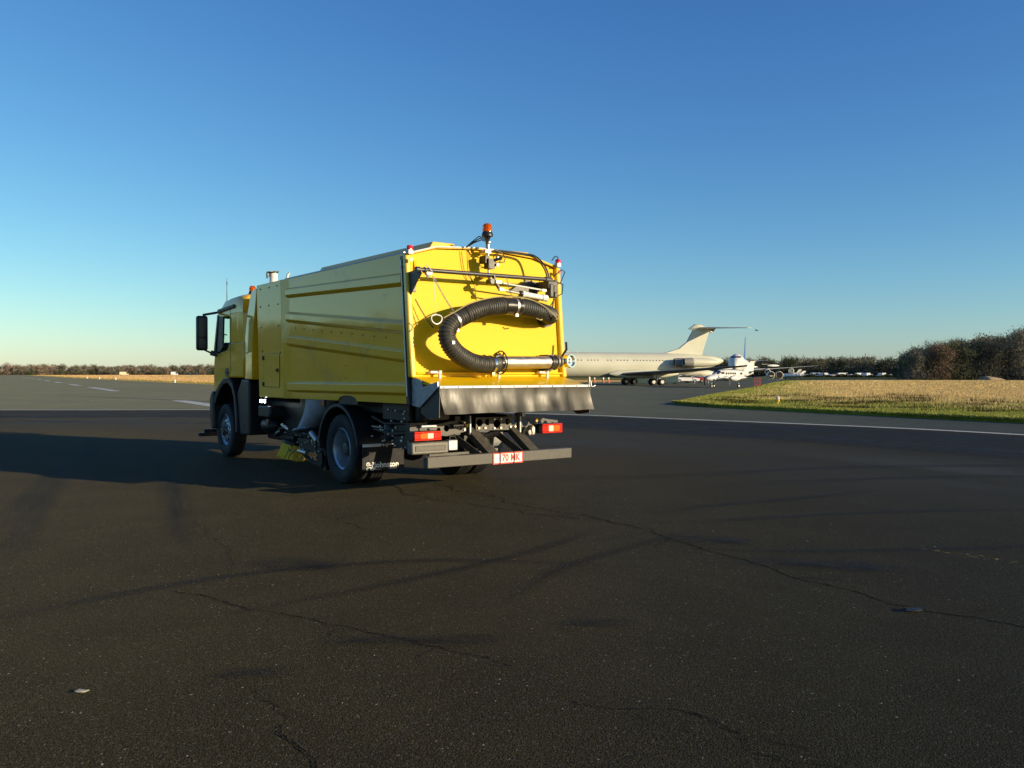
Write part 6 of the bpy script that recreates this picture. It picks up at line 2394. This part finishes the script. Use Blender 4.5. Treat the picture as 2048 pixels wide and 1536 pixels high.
# red tubular frame, small posts, runway lights, bird, debris
rf = empty("red_frame", (28.15, 98.0, 0), 0.1)
tag(rf, "red tubular frame standing on the apron beside the small plane", "frame")
mb = MB()
for x in (-0.34, -0.06, 0.20, 0.34):
    mb.tube([(x, 0, 0), (x, 0, 1.15)], 0.03, 6)
for z in (0.35, 0.75, 1.1):
    mb.tube([(-0.34, 0, z), (0.34, 0, z)], 0.025, 6)
mb.build("frame_tubes", 'red_paint', rf)
mb = MB()
mb.box(-0.30, -0.10, -0.3, 0.3, 0.0, 0.05)
mb.box(0.22, 0.34, -0.3, 0.3, 0.0, 0.05)
pieces(mb, "frame_foot", 'red_paint', rf, smooth=0)
M['orange_paint'] = simple("orange_paint", (0.6, 0.14, 0.04), 0.5, 0, 0.1, 5)
for px, lab in ((1188.7, "orange and white post, first of three below the jet's fuselage, nearest the truck"), (1206.5, "orange and white post, second of three below the jet's fuselage"), (1217, "orange and white post, third of three below the jet's fuselage")):
    x, y = pix(px, 150)
    p = empty("marker_post", (x, y, 0))
    tag(p, lab, "post", "orange and white posts beyond the jet")
    mb = MB()
    mb.lathe([(0.30, 0), (0.30, 0.06), (0.16, 0.08), (0.13, 0.6)], (0, 0, 0), (0, 0, 1), 12)
    mb.build("post_base", 'orange_paint', p)
    mb = MB()
    mb.lathe([(0.13, 0.6), (0.12, 1.0)], (0, 0, 0), (0, 0, 1), 12)
    mb.build("post_band", 'decal', p)
    mb = MB()
    mb.lathe([(0.12, 1.0), (0.10, 1.35), (0, 1.38)], (0, 0, 0), (0, 0, 1), 12)
    mb.build("post_top", 'orange_paint', p)
M['lamp_yellow'] = simple("yellow_lamp_paint", (0.75, 0.48, 0.04), 0.45, 0, 0.06, 20)
ml = empty("runway_light", (12.5, 40.2, 0.13))
tag(ml, "short yellow runway edge light with a white top in the green grass", "edge light")
mb = MB()
mb.lathe([(0.03, 0), (0.03, 0.14), (0.09, 0.16), (0.10, 0.24), (0.05, 0.26)], (0, 0, 0), (0, 0, 1), 14)
mb.build("lamp_stem", 'lamp_yellow', ml)
mb = MB()
mb.lathe([(0.085, 0.26), (0.09, 0.36), (0.05, 0.40), (0, 0.41)], (0, 0, 0), (0, 0, 1), 14)
mb.build("lamp_top", 'white_lens', ml)
for (x, y), lab in (((-55.8, 141.5), "white runway edge light on the left verge, nearest the truck cab"), ((-94.1, 203), "white runway edge light on the left verge, second from the truck cab"),
                    ((-108.1, 224), "white runway edge light on the left verge, third from the truck cab"), ((-124.2, 250), "white runway edge light on the left verge, fourth from the truck cab")):
    e = empty("edge_light", (x, y, -0.05))
    tag(e, lab, "edge light", "white runway edge lights along the left verge")
    mb = MB()
    mb.lathe([(0.12, 0), (0.12, 0.25), (0.2, 0.28), (0.2, 0.42)], (0, 0, 0), (0, 0, 1), 12)
    mb.build("lamp_stem", 'white_metal', e)
    mb = MB()
    mb.lathe([(0.18, 0.42), (0.17, 0.55), (0, 0.62)], (0, 0, 0), (0, 0, 1), 12)
    mb.build("lamp_top", 'white_lens', e)
# bird
mb = MB()
mb.loft([[(x, ry * math.cos(a), rz_ * math.sin(a)) for a in [2 * math.pi * k / 10 for k in range(10)]] for x, ry, rz_ in ((0.2, 0.005, 0.005), (0.16, 0.03, 0.03), (0.05, 0.05, 0.05), (-0.1, 0.035, 0.03), (-0.24, 0.04, 0.008))])
for s in (-1, 1):
    mb.add([(0.08, s * 0.03, 0.03), (-0.06, s * 0.03, 0.03), (-0.02, s * 0.20, 0.10), (0.06, s * 0.20, 0.10), (-0.08, s * 0.38, 0.05), (0.08, s * 0.03, 0.02), (-0.06, s * 0.03, 0.02), (-0.02, s * 0.20, 0.09), (0.06, s * 0.20, 0.09)],
           [(0, 1, 2, 3), (3, 2, 4), (5, 8, 7, 6), (8, 4, 7), (0, 3, 8, 5), (1, 6, 7, 2)])
bd = mb.build("bird", 'bird', None, smooth=50)
bd.location = (26.0, 91, 6.2)
bd.rotation_euler = (0.3, -0.2, 2.2)
tag(bd, "dark bird flying in the sky just below the jet's tailplane tip", "bird")
# sandy heap in front of the wood
mb = MB()
secs = []
for k in range(9):
    q = k / 8
    w_ = 0.15 + 1.0 * math.sin(math.pi * q) * (0.8 + 0.3 * math.sin(5 * q))
    secs.append([(6.5 * (q - 0.5), 2.2 * w_ * math.cos(a), max(-0.1, (1.05 + 0.2 * math.sin(9 * q)) * w_ * math.sin(a))) for a in [math.pi * i / 10 for i in range(11)]])
mb.loft(secs)
md = mb.build("sand_heap", simple("sandy_earth", (0.36, 0.25, 0.14), 0.95, 0, 0.3, 1.5), None, smooth=60)
md.location = (124.5, 222.0, -0.05)
md.rotation_euler = (0, 0, -0.5)
tag(md, "low sandy earth heap in front of the wood at right", "heap")
# things lying on the asphalt
def scrap(name, x, y, pts, h, mat, label, cat):
    mb = MB()
    n = len(pts)
    top = [(a, b, h * (0.5 + 0.5 * math.sin(3 * i))) for i, (a, b) in enumerate(pts)]
    top_ = [(a, b, z + 0.003) for a, b, z in top]
    c1, c2 = (0, 0, h * 0.9), (0, 0, h * 0.9 + 0.003)
    mb.add(top + [c1] + top_ + [c2], [(i, (i + 1) % n, n) for i in range(n)] + [(n + 1 + (i + 1) % n, n + 1 + i, 2 * n + 1) for i in range(n)] + [(i, n + 1 + i, n + 1 + (i + 1) % n, (i + 1) % n) for i in range(n)])
    o = mb.build(name, mat, None, smooth=60)
    o.location = (x, y, 0.002)
    tag(o, label, cat)
    return o
M['leaf'] = simple("pale_dry_leaf", (0.42, 0.38, 0.27), 0.7, 0, 0.2, 30)
M['plastic'] = simple("dark_plastic_scrap", (0.012, 0.013, 0.015), 0.6, 0, 0.2, 30)
scrap("dry_leaf", -2.13, 4.22, [(-0.035, -0.01), (-0.012, -0.02), (0.02, -0.012), (0.035, 0.004), (0.01, 0.016), (-0.02, 0.014)], 0.010, 'leaf', "pale dry leaf lying alone on the asphalt at lower left", "leaf")
scrap("plastic_scrap", 2.68, 5.68, [(-0.07, -0.03), (-0.01, -0.045), (0.05, -0.02), (0.07, 0.04), (0.02, 0.03), (-0.03, 0.02)], 0.022, 'plastic', "bent dark plastic scrap lying beside the long crack", "scrap")
# ---- END SCENE
